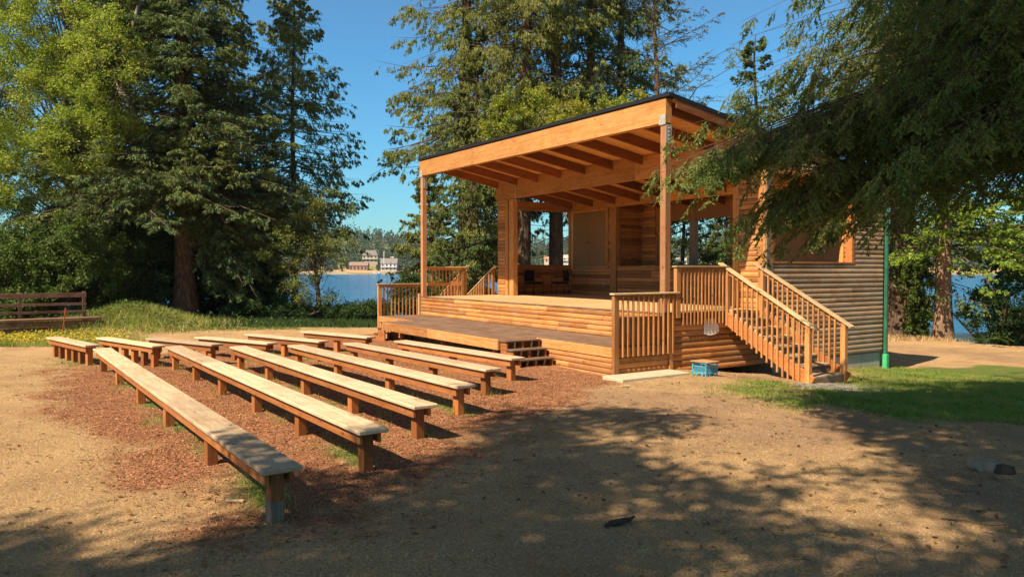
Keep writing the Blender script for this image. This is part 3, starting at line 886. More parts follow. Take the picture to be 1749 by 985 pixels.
def stairs(s, X, ya, yb, name_grey):
    """side steps leaving the deck at X towards s; rails at ya (front) and yb"""
    run, z_top, z_bot = 2.10, Z2, -.19
    root = SB(MB().box(min(X, X + s * .05), max(X, X + s * .05), ya + .05, yb - .05, Z2 - .2, Z2 - .002, .003), "staircase", wood('rail', 1))
    sub = lambda mb, nm, mat: SB(mb, nm, mat, root)
    n = 8; rise = (z_top - z_bot) / n; go = run / (n - 1)
    for k in range(1, n):
        x0 = X + s * (go * (k - 1) + .05); x1 = X + s * (go * k + .07); z = z_top - rise * k
        sub(MB().box(min(x0, x1), max(x0, x1), ya + .07, yb - .07, z - .04, z, .005), "tread", wood('tread', 1))
        xr0 = x0 + s * .008
        sub(MB().box(min(xr0, xr0 - s * .02), max(xr0, xr0 - s * .02), ya + .07, yb - .07, z + .002, z + rise - .042, .003), "riser", wood('greyw', 1))
    xr0 = X + s * (go * (n - 1) + .05)
    sub(MB().box(min(xr0, xr0 + s * .02), max(xr0, xr0 + s * .02), ya + .07, yb - .07, z_bot - .05, z_bot + rise - .042, .003), "riser", wood('greyw', 1))
    sl_ = -(z_top - z_bot - .0) / (run + .1)
    for y in (ya, yb):
        p = np.array([X + s * .02, y, Z2 - .12]); q = np.array([X + s * (run + .12), y, z_bot + .05])
        sub(MB().bar(p, q, .05, .28, .005), "stringer", wood('leg', 0))
        zt0, zt1 = 2.20, 1.0
        a_ = np.array([X - s * .12, y, zt0 + .05]); b_ = np.array([X + s * (run + .22), y, zt1 - .07])
        sub(MB().bar(a_, b_, .15, .038, .006), "handrail", wood('cap', 0))
        dz = (b_[2] - a_[2]) / abs(b_[0] - a_[0])
        zl = lambda x: a_[2] + dz * abs(x - a_[0])
        p = a_ + np.array([s * .10, 0, -.075 + dz * .1]); q = b_ + np.array([-s * .2, 0, -.075 - dz * .2])
        p[1] = q[1] = y
        sub(MB().bar(p, q, .04, .09, .004), "sub_rail", wood('rail', 0))
        p = np.array([X + s * .1, y + .03, Z2 + .02]); q = np.array([X + s * (run), y + .03, z_bot + .2])
        sub(MB().bar(p, q, .035, .085, .004), "lower_rail", wood('cap', 0))
        xt = X + s * .09
        sub(MB().box(xt - .05, xt + .05, y - .05, y + .05, Z2 - .32, zl(xt) - .03, .006), "newel_post", wood('rail', 2))
        xb_ = X + s * (run + .03)
        sub(MB().box(xb_ - .055, xb_ + .055, y - .05, y + .05, z_bot - .1, zl(xb_) - .03, .006), "newel_post", wood('rail', 2))
        nb = 14
        for k in range(nb):
            x = X + s * (.22 + (run - .30) * (k + .5) / nb)
            zb = Z2 - .30 + (z_bot - Z2) * (abs(x - X) / run)
            sub(MB().box(x - .019, x + .019, y - .065, y - .027, zb + .06, zl(x) - .05, .004, random.uniform(.3, .9)), "baluster", wood('rail', 2))
    return root


stairs(1, XR, 12.74, 13.92, True)
stairs(-1, XL, 12.85, 14.02, True)


# small step units at both ends of the extension
def step_unit(x0, s, label):
    root = empty("step_unit", (x0, 9., 0.), label=label, cat="steps", group="small steps at the ends of the low platform")
    off = np.array([x0, 9., 0.])
    def B(mb, nm, mat): mb.v = [tuple(np.array(v) - off) for v in mb.v]; mb.build(nm, mat, root)
    for k, z in enumerate((Z1 - .012, .37, .185)):
        xa = x0 + s * (.26 * k - .02); xb = x0 + s * (.26 * k + .27)
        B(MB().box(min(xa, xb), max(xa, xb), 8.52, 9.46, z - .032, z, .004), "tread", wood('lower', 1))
    for y in (8.57, 8.98, 9.42):
        mb = MB()
        for k, z in enumerate((Z1 - .046, .336, .151)):
            xa = x0 + s * (.26 * k); xb = x0 + s * (.26 * k + .25)
            mb.box(min(xa, xb), max(xa, xb) - .0, y - .02, y + .02, -.05, z, .003, .5)
        if y < 8.6 and s > 0: pass
        B(mb, "stringer", wood('leg', 0))
    for k in range(3):
        for y in (8.75, 9.2):
            xb = x0 + s * (.26 * k + .22)
            mb = MB(); mb.bar((xb - s * .02, y, -.02), (xb + s * .015, y + .03, (.51, .33, .148)[k]), .012, .035, .002); B(mb, "cleat", wood('cap', 2))


step_unit(-13.758, 1, "low open wooden steps at the right end of the dark platform")
step_unit(-20.292, -1, "low open wooden steps at the left end of the dark platform, behind a short bench")

# concrete slab strip, gravel pad
o = MB().box(-10.99, -10.40, 9.16, 10.95, -.1, .045, .012, .5).build("concrete_path", M['concrete_slab']); tag(o, kind='structure')
gm = NB("gravel"); v = gm.tc("Object"); vo = gm.n("TexVoronoi"); gm.l(v, vo.inputs["Vector"]); vo.inputs["Scale"].default_value = 45
gm.col(gm.ramp(vo.outputs["Color"], [(.1, (.12, .10, .08)), (.9, (.46, .41, .34))])); gm.rough(.95); gm.bump(vo.outputs["Distance"], .8, .02)
pts = [(gp(p, q, -.15)[0], gp(p, q, -.15)[1]) for p, q in ((1365, 660), (1440, 652), (1480, 653), (1552, 668), (1500, 682), (1440, 682), (1380, 672), (1345, 662))]
cx_, cy_ = np.mean(pts, 0)
xs = np.linspace(-9.4, -6.6, 40); ys = np.linspace(11.1, 14.4, 46); X_, Y_ = np.meshgrid(xs, ys)
sdp = polysd(X_, Y_, pts) + (vnoise(X_, Y_, .3, 2) - .5) * .25
Z_ = hgt(X_, Y_) + np.where(sdp < 0, .02, -.06 * np.clip(sdp * 8, 0, 1) - .0)
I = np.arange(X_.size).reshape(X_.shape); F = np.stack([I[:-1, :-1], I[:-1, 1:], I[1:, 1:], I[1:, :-1]], -1).reshape(-1, 4)
tag(mesh_np("gravel_path", np.stack([X_, Y_, Z_], -1).reshape(-1, 3), F, gm.m, smooth=True), kind='structure')

# ------------------------------------------------------------------ small things
# teal milk crate
cc = np.array([-10.06, 11.00, -.0]); cr = empty("crate", (cc[0], cc[1], float(hgt(cc[0], cc[1]))), .03, label="teal plastic milk crate turned over on the ground beside the stage", cat="crate")
W, D, H_ = .37, .33, .27
lat = MB()
for face in range(4):
    s_ = W if face % 2 == 0 else D; t_ = D if face % 2 == 0 else W
    rot = Matrix.Rotation(face * math.pi / 2, 3, 'Z')
    def P(u, v, z, rot=rot, t_=t_): return np.array(rot @ Vector((u, -t_ / 2 + v, z)))
    def rbox(u0, u1, z0, z1, v=0., th=.012):
        c = P((u0 + u1) / 2, v + th / 2, (z0 + z1) / 2); ax = np.array(rot @ Vector(((u1 - u0) / 2, 0, 0))); ay = np.array(rot @ Vector((0, th / 2, 0)))
        lat.obox(c, ax, ay, (0, 0, (z1 - z0) / 2), .002)
    rbox(-s_ / 2, s_ / 2, H_ - .03, H_); rbox(-s_ / 2 + .09, -.05, 0, .05); rbox(.05, s_ / 2 - .09, 0, .05)
    rbox(-s_ / 2, s_ / 2, .05, .075); rbox(-s_ / 2, -s_ / 2 + .03, 0, H_); rbox(s_ / 2 - .03, s_ / 2, 0, H_); rbox(-s_ / 2, s_ / 2, H_ - .085, H_ - .07)
    n = 11
    for k in range(n):
        u = -s_ / 2 + .02 + (s_ - .1) * k / (n - 1)
        lat.bar(P(u, .006, .07), P(u + .07, .006, H_ - .08), .008, .012, .001, up=tuple(np.array(rot @ Vector((1, 0, 0)))))
lat.box(-W / 2 + .01, W / 2 - .01, -D / 2 + .01, D / 2 - .01, H_ - .012, H_ - .004, .002)
lat.build("crate_body", M['teal'], cr)
o = MB().box(-.21, .22, -.19, .18, H_ + .001, H_ + .018, .003).build("board", M['ply']); o.location = cr.location; o.rotation_euler = (0, 0, .1)
tag(o, "thin weathered plywood board lying on the teal crate", "board")

# torn white paper on the siding
rnd = random.Random(4); zc = .93
pp = [(12.04, .98), (12.05, .66), (12.22, .62), (12.42, .64), (12.52, .70), (12.50, .82), (12.45, .86), (12.40, .97), (12.33, .99), (12.2, .985)]
vs = [(XR + .052 + rnd.uniform(0, .012), y, z + .06) for y, z in pp] + [(XR + .047, y, z + .06) for y, z in pp]; n = len(pp)
mb = MB(); mb.add(vs, [tuple(range(n)), tuple(range(2 * n - 1, n - 1, -1))] + [(i, n + i, n + (i + 1) % n, (i + 1) % n) for i in range(n)])
c0 = np.array([XR + .05, 12.3, .8]); mb.v = [tuple(np.array(v) - c0) for v in mb.v]
tag(mb.build("paper_sheet", M['paper'], loc=c0), "torn white sheet fixed to the log siding below the upper railing", "paper")

# two black chairs inside the stage


def chair(x, y, rz, label, arms=True):
    r = empty("chair", (x, y, Z2), rz, label=label, cat="chair", group="black chairs on the stage")
    mb = MB(); mb.obox((0, 0, .44), (.24, 0, 0), (0, .23, 0), (0, 0, .035), .02); mb.build("seat", M['chair'], r)
    mb = MB(); mb.obox((0, .235, .70), (.23, 0, 0), (0, .025, .004), (0, -.03, .20), .02); mb.build("backrest", M['chair'], r)
    for sx in (-1, 1):
        mb = MB(); mb.tube([(sx * .25, -.24, 0), (sx * .25, -.24, .64), (sx * .25, -.18, .66), (sx * .25, .22, .66)], .011, 8); mb.build("leg", M['chair_metal'], r)
        mb = MB(); mb.tube([(sx * .25, .25, 0), (sx * .25, .22, .45), (sx * .24, .27, .86)], .011, 8); mb.build("leg", M['chair_metal'], r)
        mb = MB(); mb.box(sx * .25 - .025, sx * .25 + .025, -.16, .16, .665, .69, .008); mb.build("armrest", M['chair'], r)
    mb = MB(); mb.tube([(-.25, -.23, .40), (.25, -.23, .40)], .009, 6); mb.tube([(-.25, .23, .40), (.25, .23, .40)], .009, 6); mb.build("cross_bar", M['chair_metal'], r)


pc = on_y(905, 480, 15.25)[0]
chair(-22.15, 15.2, R_(100), "black padded chair nearest the left inner post, seen from its back")
chair(-21.75, 16.1, R_(-15), "black chair with open metal arms, right of the other chair")

# stones, driftwood and offcuts on the ground


def rock(name, px, py, sx, sy, sz, mat, label, cat, rz=0, seed=1, zoff=0.):
    p = gp(px, py); rng = np.random.default_rng(seed)
    import bmesh
    bm = bmesh.new(); bmesh.ops.create_icosphere(bm, subdivisions=2, radius=1)
    for v_ in bm.verts:
        c = np.array(v_.co); n = 1 + rng.uniform(-.07, .07) + .18 * math.sin(c[0] * 3 + seed) * math.cos(c[1] * 4 + seed) + .07 * math.sin(c[2] * 9 + c[0] * 7)
        v_.co = Vector((c[0] * sx * n, c[1] * sy * n, (max(-.5, min(.55, c[2])) * sz) * n))
    me = bpy.data.meshes.new(name); bm.to_mesh(me); bm.free(); me.materials.append(mat)
    o = bpy.data.objects.new(name, me); COL.objects.link(o); o.location = (p[0], p[1], float(hgt(p[0], p[1])) + sz * .3 + zoff); o.rotation_euler = (0.05, .12, rz)
    tag(o, label, cat); return o


rock("stone", 1684, 800, .17, .13, .10, M['stone'], "flat pale stone lying in the shade at the far right", "stone", .5, 2, .02)
rock("stone", 1714, 806, .10, .08, .10, M['darkstone'], "dark rounded rock touching the flat pale stone", "stone", .2, 5)
rock("stone", 1583, 762, .05, .03, .03, M['stone'], "small pale pebble above and left of the flat stone", "stone", 0, 3)
# curled bark piece
p = gp(1058, 893); mb = MB(); mb.tube([(-.13, -.03, .01), (-.07, -.01, .028), (0, .0, .03), (.06, .03, .035), (.1, .05, .03), (.14, .04, .06)], [.014, .026, .028, .022, .018, .008], 7)
tag(mb.build("bark_piece", M['darkstone'], loc=(p[0], p[1], float(hgt(p[0], p[1])))), "dark curled piece of bark on the shaded ground in the foreground", "bark").rotation_euler = (0, 0, 1.1)
p = gp(402, 853); mb = MB(); mb.obox((0, 0, .012), (.085, 0, 0), (0, .02, 0), (0, 0, .01), .004)
tag(mb.build("wood_offcut", wood('cap', 0), loc=(p[0], p[1], float(hgt(p[0], p[1])))), "pale wood offcut lying in mulch left of the nearest bench leg", "offcut").rotation_euler = (.05, 0, .9)
p = gp(1068, 659); mb = MB(); mb.obox((0, 0, .01), (.09, 0, 0), (0, .02, 0), (0, 0, .01), .003)
tag(mb.build("wood_offcut", wood('cap', 0), loc=(p[0], p[1], float(hgt(p[0], p[1])) + .01)), "small pale wood offcut beside the concrete strip", "offcut").rotation_euler = (.05, 0, 1.3)
p = gp(1660, 895); mb = MB(); mb.tube([(-.22, 0, .01), (-.05, .02, .02), (.12, .0, .015), (.25, .03, .03)], [.007, .006, .005, .003], 6)
tag(mb.build("twig", M['twig'], loc=(p[0], p[1], float(hgt(p[0], p[1])))), "thin fallen twig on the ground below the flat stone", "twig").rotation_euler = (0, 0, .5)

# ------------------------------------------------------------------ old rail fence and retaining boards on the far left
A0 = at(-150, 22.3); A1 = at(147, 25.2); dv = (A1 - A0); Lf = np.linalg.norm(dv); du = dv / Lf; nrm = np.array([-du[1], du[0], 0]); fz = .02
fe = empty("rail_fence", tuple(A0), math.atan2(du[1], du[0]), label="old brown wooden rail fence below the trees at the far left", cat="fence")
for k, (z0, z1) in enumerate(((1.17, 1.33), (.90, .99), (.64, .73))):
    MB().box(0, Lf, -.02, .02, z0, z1, .004).build("rail", wood('fence', 0), fe)
for x in (Lf - .06, Lf - 1.9, Lf - 3.6, Lf - 5.4, .1):
    MB().box(x - .05, x + .05, .022, .11, .0, 1.36, .006).build("post", wood('fence', 2), fe)
rw = empty("retaining_wall", tuple(A0 - nrm * .5), math.atan2(du[1], du[0]), label="low dark board wall under the rail fence, behind the yellow flowers", cat="wall")
mb = MB()
for k in range(3): mb.box(0, Lf + .2, -.02, .02, -.15 + k * .19, .03 + k * .19, .004)
mb.build("board", wood('old', 0), rw)
MB().box(-.1, Lf + .35, -.12, .45, .43, .50, .006).build("cap_board", wood('fence', 0), rw)
p0 = at(104, 23.3); mb = MB(); mb.bar((0, 0, -.1), (.14 * RGT[0], .14 * RGT[1], .88), .07, .04, .004, up=(0, 1, .1))
tag(mb.build("stake", M['stake'], loc=tuple(p0)), "reddish leaning stake standing in front of the rail fence", "stake")


# ------------------------------------------------------------------ foliage machinery
def unit(a): return a / (np.linalg.norm(a, axis=-1, keepdims=True) + 1e-9)


def diamonds(P, D, Wv):
    """leaf shaped quads: base P, vector D, half width Wv"""
    n = len(P); V = np.empty((n, 4, 3), np.float32)
    V[:, 0] = P; V[:, 1] = P + D * .45 + Wv; V[:, 2] = P + D; V[:, 3] = P + D * .45 - Wv
    return V.reshape(-1, 3), np.arange(n * 4, dtype=np.int32).reshape(-1, 4)


def curves_tubes(C, R0, k=4):
    """C (n,m,3) polylines, R0 (n,m) radii -> tubes"""
    n, m, _ = C.shape
    T = np.gradient(C, axis=1); T = unit(T)
    ref = np.where(np.abs(T[..., 2:3]) > .9, np.array([1., 0, 0]), np.array([0, 0, 1.]))
    A = unit(np.cross(T, ref)); B = np.cross(T, A)
    V = np.empty((n, m, k, 3), np.float32)
    for i in range(k):
        t = 2 * np.pi * i / k; V[:, :, i] = C + (A * math.cos(t) + B * math.sin(t)) * R0[..., None]
    I = np.arange(n * m * k).reshape(n, m, k); J = np.roll(I, -1, axis=2)
    F = np.stack([I[:, :-1], J[:, :-1], J[:, 1:], I[:, 1:]], -1).reshape(-1, 4)
    return V.reshape(-1, 3), F


def joinVF(parts):
    V = []; F = []; o = 0
    for v, f in parts: V.append(v); F.append(f + o); o += len(v)
    return np.concatenate(V), np.concatenate(F)


def trunk_curve(H, r0, rng, lean=(0, 0), m=14, wob=.12, flare=1.5):
    z = np.linspace(-.3, H, m); t = np.clip(z / H, 0, 1)
    C = np.stack([lean[0] * t + wob * np.sin(z * .7 + rng.uniform(0, 6)) * t, lean[1] * t + wob * np.cos(z * .6 + rng.uniform(0, 6)) * t, z], -1)
    R = r0 * (1 - t) ** .8 + .02; R[z < .4] *= flare; R[(z >= .4) & (z < 1.2)] *= 1.12
    return C, R


def boughs_foliage(p0, p1, arch, nbl, bl, hang, ns, sl_, sw, rng, spread=1.0, tstart=.18, jit=.5, pj=.02):
    """n boughs from p0 to p1. returns bough centre lines, branchlet lines, shoots"""
    n = len(p0); m = 7; t = np.linspace(0, 1, m)[None, :, None]
    up = np.array([0, 0, 1.])
    L = np.linalg.norm(p1 - p0, axis=1)
    hs = unit(np.cross(p1 - p0, up)) * (rng.normal(0, .05, n) * L)[:, None]
    wob = lambda q: hs[:, None] * np.sin(2.4 * np.pi * q) + up * (arch[:, None, None] * np.sin(np.pi * q))
    C = p0[:, None] + (p1 - p0)[:, None] * t + wob(t)
    tb = tstart + (1 - tstart) * rng.random((n, nbl)) ** .8
    base = p0[:, None] + (p1 - p0)[:, None] * tb[..., None] + wob(tb[..., None])
    tan = unit((p1 - p0)[:, None] + up * (arch[:, None, None] * np.pi * np.cos(np.pi * tb[..., None])))
    lat = unit(np.cross(tan, up)) * np.where(rng.random((n, nbl, 1)) < .5, -1, 1)
    th = rng.uniform(.5, 1.15, (n, nbl, 1))
    d = unit(tan * np.cos(th) + lat * np.sin(th) * spread + up * (rng.normal(0, .12, (n, nbl, 1)) - hang))
    ll = (bl * (1.15 - .75 * tb) * rng.uniform(.55, 1.2, (n, nbl)))[..., None] * np.clip(L / (2.4 * bl), .25, 1)[:, None, None]
    # shoots
    s = rng.random((n, nbl, ns, 1)) ** .75
    P = base[:, :, None] + d[:, :, None] * ll[:, :, None] * s - up * (hang * .5 * ll[:, :, None] * s * s)
    P = P + rng.normal(0, pj, P.shape)
    sd = unit(d[:, :, None] + rng.normal(0, jit, P.shape) - up * hang * .8)
    ln = sl_ * rng.uniform(.6, 1.3, P.shape[:3] + (1,)) * (1.1 - .3 * s)
    wv = unit(np.cross(sd, rng.normal(0, 1, P.shape) + up * 1.5)) * sw * rng.uniform(.7, 1.3, P.shape[:3] + (1,))
    tips = base + d * ll - up * hang * .5 * ll
    return C, base.reshape(-1, 3), tips.reshape(-1, 3), P.reshape(-1, 3), (sd * ln).reshape(-1, 3), wv.reshape(-1, 3)


def conifer(name, pos, H, z0, prof, nb, label, cat="tree", mat='spruce', bark='bark', r0=.3, nbl=18, ns=9, bl=.9, hang=.35, slen=.17, sw=.035,
            seed=0, droop=.18, group=None, lean=(0, 0), extra=None, twigs=.0, dead=0, zmax=None, nest=0, nbsl=.55):
    rng = np.random.default_rng(seed + 100)
    root = empty(name, tuple(pos), 0, label=label, cat=cat, group=group)
    C, R = trunk_curve(H, r0, rng, lean)
    V, F = curves_tubes(C[None], R[None], 10)
    mesh_np("trunk", V, F, M[bark], root, smooth=True)
    u = rng.random(nb) ** 1.05; zt = z0 + (min(H, zmax or H) - .3 - z0) * u
    az = rng.uniform(0, 2 * np.pi, nb)
    Lb = prof(zt / H) * rng.uniform(.72, 1.12, nb) * (1. + .14 * np.sin(az * 3 + seed))
    tx = np.interp(zt, C[:, 2], C[:, 0]); ty = np.interp(zt, C[:, 2], C[:, 1])
    p0 = np.stack([tx, ty, zt], -1)
    rise = np.interp(zt / H, [0, .5, 1], [-droop * 1.3, -droop, .45])
    p1 = p0 + np.stack([np.cos(az) * Lb, np.sin(az) * Lb, rise * Lb + rng.normal(0, .12, nb) * Lb], -1)
    if extra is not None:
        p0 = np.concatenate([p0, extra[0]]); p1 = np.concatenate([p1, extra[1]])
    n = len(p0); arch = -.06 * np.linalg.norm(p1 - p0, axis=1) * rng.uniform(-.3, 1.4, n)
    if nest:
        bC, bb, bt, _, _, _ = boughs_foliage(p0, p1, arch, nbl, bl, hang * .5, 1, slen, sw, rng, tstart=.12)
        _, b2, t2, P, D, Wv = boughs_foliage(bb, bt, np.zeros(len(bb)), nest, nbsl, hang, ns, slen, sw, rng, tstart=.05, jit=.35)
    else:
        bC, bb, bt, P, D, Wv = boughs_foliage(p0, p1, arch, nbl, bl, hang, ns, slen, sw, rng)
    rad = np.linspace(1, .15, bC.shape[1])[None] * np.clip(np.linalg.norm(p1 - p0, axis=1) * .009, .01, .06)[:, None]
    parts = [curves_tubes(bC, rad, 3)]
    if twigs > 0:
        k = rng.random(len(bb)) < twigs
        tw = diamonds(bb[k], bt[k] - bb[k], unit(np.cross(bt[k] - bb[k], rng.normal(0, 1, bt[k].shape))) * .008); parts.append(tw)
    if dead:
        zt = rng.uniform(z0 * .25, z0 + 1.5, dead); az = rng.uniform(0, 6.28, dead); Ld = rng.uniform(.8, 2.6, dead)
        q0 = np.stack([np.interp(zt, C[:, 2], C[:, 0]), np.interp(zt, C[:, 2], C[:, 1]), zt], -1); q1 = q0 + np.stack([np.cos(az) * Ld, np.sin(az) * Ld, rng.uniform(-.5, .2, dead) * Ld], -1)
        dC, db, dt, _, _, _ = boughs_foliage(q0, q1, np.zeros(dead), 8, .6, .3, 1, .1, .01, rng)
        parts.append(curves_tubes(dC, np.linspace(.022, .006, dC.shape[1])[None].repeat(dead, 0), 3))
        parts.append(diamonds(db, dt - db, unit(np.cross(dt - db, rng.normal(0, 1, dt.shape))) * .008))
    V, F = joinVF(parts); mesh_np("branches", V, F, M['twig'], root)
    V, F = diamonds(P, D, Wv)
    mesh_np("crown", V, F, M[mat], root, tint=rng.random(len(F)))
    return root


def broadleaf(name, pos, H, r0, lobes, ncl, nleaf, leaf, label, cat="tree", mat='alder', bark='bark_pale', seed=0, cl_r=.5, group=None, lean=(0, 0), trunk_top=.75, stems=1, flat=.7, fill=.0):
    """lobes: list of (x,y,z,rx,ry,rz) ellipsoids relative to the base"""
    rng = np.random.default_rng(seed + 500)
    root = empty(name, tuple(pos), 0, label=label, cat=cat, group=group)
    parts = []; stemC = []
    for k in range(stems):
        ln = (lean[0] + (rng.normal(0, .8) if stems > 1 else 0), lean[1] + (rng.normal(0, .8) if stems > 1 else 0))
        C, R = trunk_curve(H * trunk_top, r0, rng, ln, wob=.2); stemC.append(C); parts.append(curves_tubes(C[None], R[None], 8))
    V, F = joinVF(parts); mesh_np("trunk" if cat == "tree" else "stem", V, F, M[bark], root, smooth=True)
    vol = np.array([l[3] * l[4] * l[5] for l in lobes]) ** .7; cnt = np.maximum(1, (ncl * vol / vol.sum()).astype(int))
    cen = []
    for l, c in zip(lobes, cnt):
        u = unit(rng.normal(0, 1, (c, 3))); rr = rng.uniform(.35, 1., (c, 1)) ** .45
        cen.append(np.array(l[:3]) + u * rr * np.array(l[3:]))
    cen = np.concatenate(cen); n = len(cen)
    C = stemC[0]
    ts = np.clip(cen[:, 2] * rng.uniform(.35, .8, n), .2, C[-1, 2]); sC = [stemC[i % stems] for i in range(n)]
    p0 = np.array([[np.interp(t_, c_[:, 2], c_[:, 0]), np.interp(t_, c_[:, 2], c_[:, 1]), t_] for t_, c_ in zip(ts, sC)])
    t = np.linspace(0, 1, 6)[None, :, None]
    bC = p0[:, None] * (1 - t) + cen[:, None] * t + np.array([0, 0, 1]) * (np.sin(np.pi * t) * .12 * np.linalg.norm(cen - p0, axis=1)[:, None, None]) + rng.normal(0, .06, (n, 6, 3)) * np.sin(np.pi * t)
    rad = np.linspace(1, .2, 6)[None] * np.clip(np.linalg.norm(cen - p0, axis=1) * .007, .006, .05)[:, None]
    V, F = curves_tubes(bC, rad, 3); mesh_np("branches", V, F, M[bark], root)
    # leaves in each cluster sit on a few sprays
    k = 7; ns = max(1, nleaf // k); sp = unit(rng.normal(0, 1, (n, k, 1, 3)) * np.array([1, 1, flat])) * cl_r * rng.uniform(.5, 1.2, (n, k, 1, 1))
    s = rng.random((n, k, ns, 1)); P = cen[:, None, None] + sp * s + rng.normal(0, cl_r * .17, (n, k, ns, 3)); P = P.reshape(-1, 3)
    D = unit(rng.normal(0, 1, P.shape) + np.array([0, 0, -.35])) * leaf * rng.uniform(.6, 1.3, (len(P), 1))
    Wv = unit(np.cross(D, rng.normal(0, 1, P.shape) + np.array([0, 0, .6]))) * leaf * .34
    V, F = diamonds(P, D, Wv); mesh_np("crown" if cat == "tree" else "foliage", V, F, M[mat], root, tint=rng.random(len(F)))
    return root


def gz(p, dz=0.): return np.array([p[0], p[1], float(hgt(p[0], p[1])) + dz])


def rel(px, py, d, pos):
    return at3(px, py, d) - pos


# --- big dark spruce left of centre
pos = gz(at(316, 32.))
rng = np.random.default_rng(3)
ex0 = []; ex1 = []
for k in range(95):      # long lower boughs reaching left and towards the camera
    z = rng.uniform(5.2, 9.5); px = rng.uniform(95, 430); py = rng.uniform(235, 400) if px < 270 else rng.uniform(200, 345); dd = rng.uniform(27.2, 31.)
    ex0.append((0, 0, z)); ex1.append(rel(px, py, dd, pos))
for k in range(95):      # drooping boughs on the lake side
    z = rng.uniform(2.8, 8.); px = rng.uniform(350, 590); py = rng.uniform(370, 515) if px < 480 else rng.uniform(300, 440); dd = rng.uniform(30., 34.5)
    ex0.append((0, 0, z)); ex1.append(rel(px, py, dd, pos))
conifer("spruce_tree", pos, 27, 5.6, lambda t: np.interp(t, [.1, .19, .33, .52, .67, .85, 1], [5.6, 6.4, 4.8, 3.0, 2.0, .9, .2]), 520,
        "huge dark green spruce with thick reddish trunk, left of the lake view", mat='spruce_blue', bark='bark_red', r0=.43, nbl=14, nest=6, ns=12, bl=1.15, nbsl=.40, slen=.13, sw=.020, seed=1, zmax=22,
        extra=(np.array(ex0), np.array(ex1)), dead=14, droop=.22)
# --- thinner spruce at the edge of the sky gap
pos = gz(at(503, 37.))
conifer("spruce_tree", pos, 17.6, 4.6, lambda t: np.interp(t, [.2, .45, .62, .75, .88, 1], [3.2, 3.9, 3.3, 2.5, 1.5, .2]), 210,
        "narrower spruce with drooping brown-tipped branches against the sky, right of the huge dark spruce", mat='olive', r0=.17, nbl=14, nest=4, nbsl=.42, ns=10, bl=.85, hang=.8, slen=.13, sw=.020, seed=2, twigs=.5, dead=40, droop=.10)
# lower boughs over the water
pos = gz(at(545, 31.), -.2)
broadleaf("lakeside_tree", pos, 5.2, .10, [(*rel(560, 370, 31, pos), 1.4, 1.4, .8), (*rel(500, 420, 31, pos), 1.6, 1.6, 1.1), (*rel(585, 425, 30, pos), .9, .9, .45), (*rel(535, 495, 30.5, pos), 1.3, 1.2, .8)], 62, 200, .075,
          "thin-leaved small tree with hanging branches over the water, right of the huge dark spruce", mat='olive', bark='bark', seed=3, cl_r=.5)
# --- left broadleaf trees
pos = gz(at(150, 33.))
broadleaf("alder_tree", pos, 19, .28, [(*rel(130, 60, 32, pos), 3.6, 3.6, 3.2), (*rel(185, 130, 29, pos), 1.9, 1.6, 2.6), (*rel(140, 235, 29, pos), 2.1, 1.6, 1.5), (*rel(60, 190, 31, pos), 3.2, 3.2, 3.), (*rel(60, 300, 31, pos), 2.6, 2.4, 1.6), (*rel(205, 255, 29.5, pos), 1.2, 1., 1.3), (*rel(180, -60, 32, pos), 3.4, 3.4, 3)], 520, 330, .095,
          "tall sunlit yellow-green alder at the left edge beside the huge dark spruce", mat='alder', seed=4, cl_r=.62)
mb = MB(); mb.tube([tuple(rel(x, y, 30., pos)) for x, y in ((235, 260), (222, 180), (206, 150), (205, 110), (222, 60), (240, 0))], [.26, .2, .17, .13, .10, .06], 8); mb.tube([tuple(rel(x, y, 30., pos)) for x, y in ((206, 150), (188, 105), (180, 60))], [.12, .08, .05], 7)
lim = mb.build("limb", M['bark_pale']); lim.parent = bpy.data.objects['alder_tree']
pos = gz(at(-40, 35.))
broadleaf("poplar_tree", pos, 17, .25, [(*rel(0, 60, 35, pos), 3.5, 3.5, 3.5), (*rel(-60, 200, 35, pos), 3.5, 3.5, 3), (*rel(10, 280, 35, pos), 3.0, 3, 2.4)], 150, 260, .11,
          "darker broadleaf tree cut by the left edge of the photo", mat='shade_leaf', seed=5, cl_r=.8)
for k, (px, d, h, wd, lab, mt) in enumerate((
        (30, 28.5, 3.6, 2.2, "leafy shrub behind the rail fence at the far left", 'shade_leaf'), (120, 29, 4.2, 2.0, "sunlit leafy shrub behind the end of the rail fence", 'shade_leaf'),
        (200, 31, 4.2, 2.2, "dark tangled shrub behind the grassy mound", 'shrub'), (262, 34.5, 4.2, 2.0, "dark shrub touching the left side of the thick reddish trunk", 'shrub'),
        (390, 34.5, 4.0, 2.2, "dark shrub right of the thick reddish trunk", 'shrub'), (440, 34.5, 2.6, 1.5, "low dark shrub where the lake first shows", 'shrub'),
        (60, 34, 5.4, 2.6, "tall dark thicket between the alder and the rail fence", 'shrub'), (165, 34.5, 6., 2.6, "tall dark thicket behind the grassy mound", 'shrub'), (235, 35, 5.6, 2.2, "tall dark thicket left of the thick reddish trunk", 'shrub'),
        (345, 36, 3.4, 2.4, "dark undergrowth straight behind the thick reddish trunk", 'shrub'),
        (-60, 29, 4.2, 2.6, "shrub beyond the left end of the rail fence", 'shade_leaf'))):
    p = gz(at(px, d)); broadleaf("shrub", p, h, .05, [(0, 0, h * .5, wd, wd, h * .52)], 130, 260, .10, lab, "shrub", mt, 'bark', seed=20 + k, cl_r=.5, group="shrubs under the left trees", stems=4)
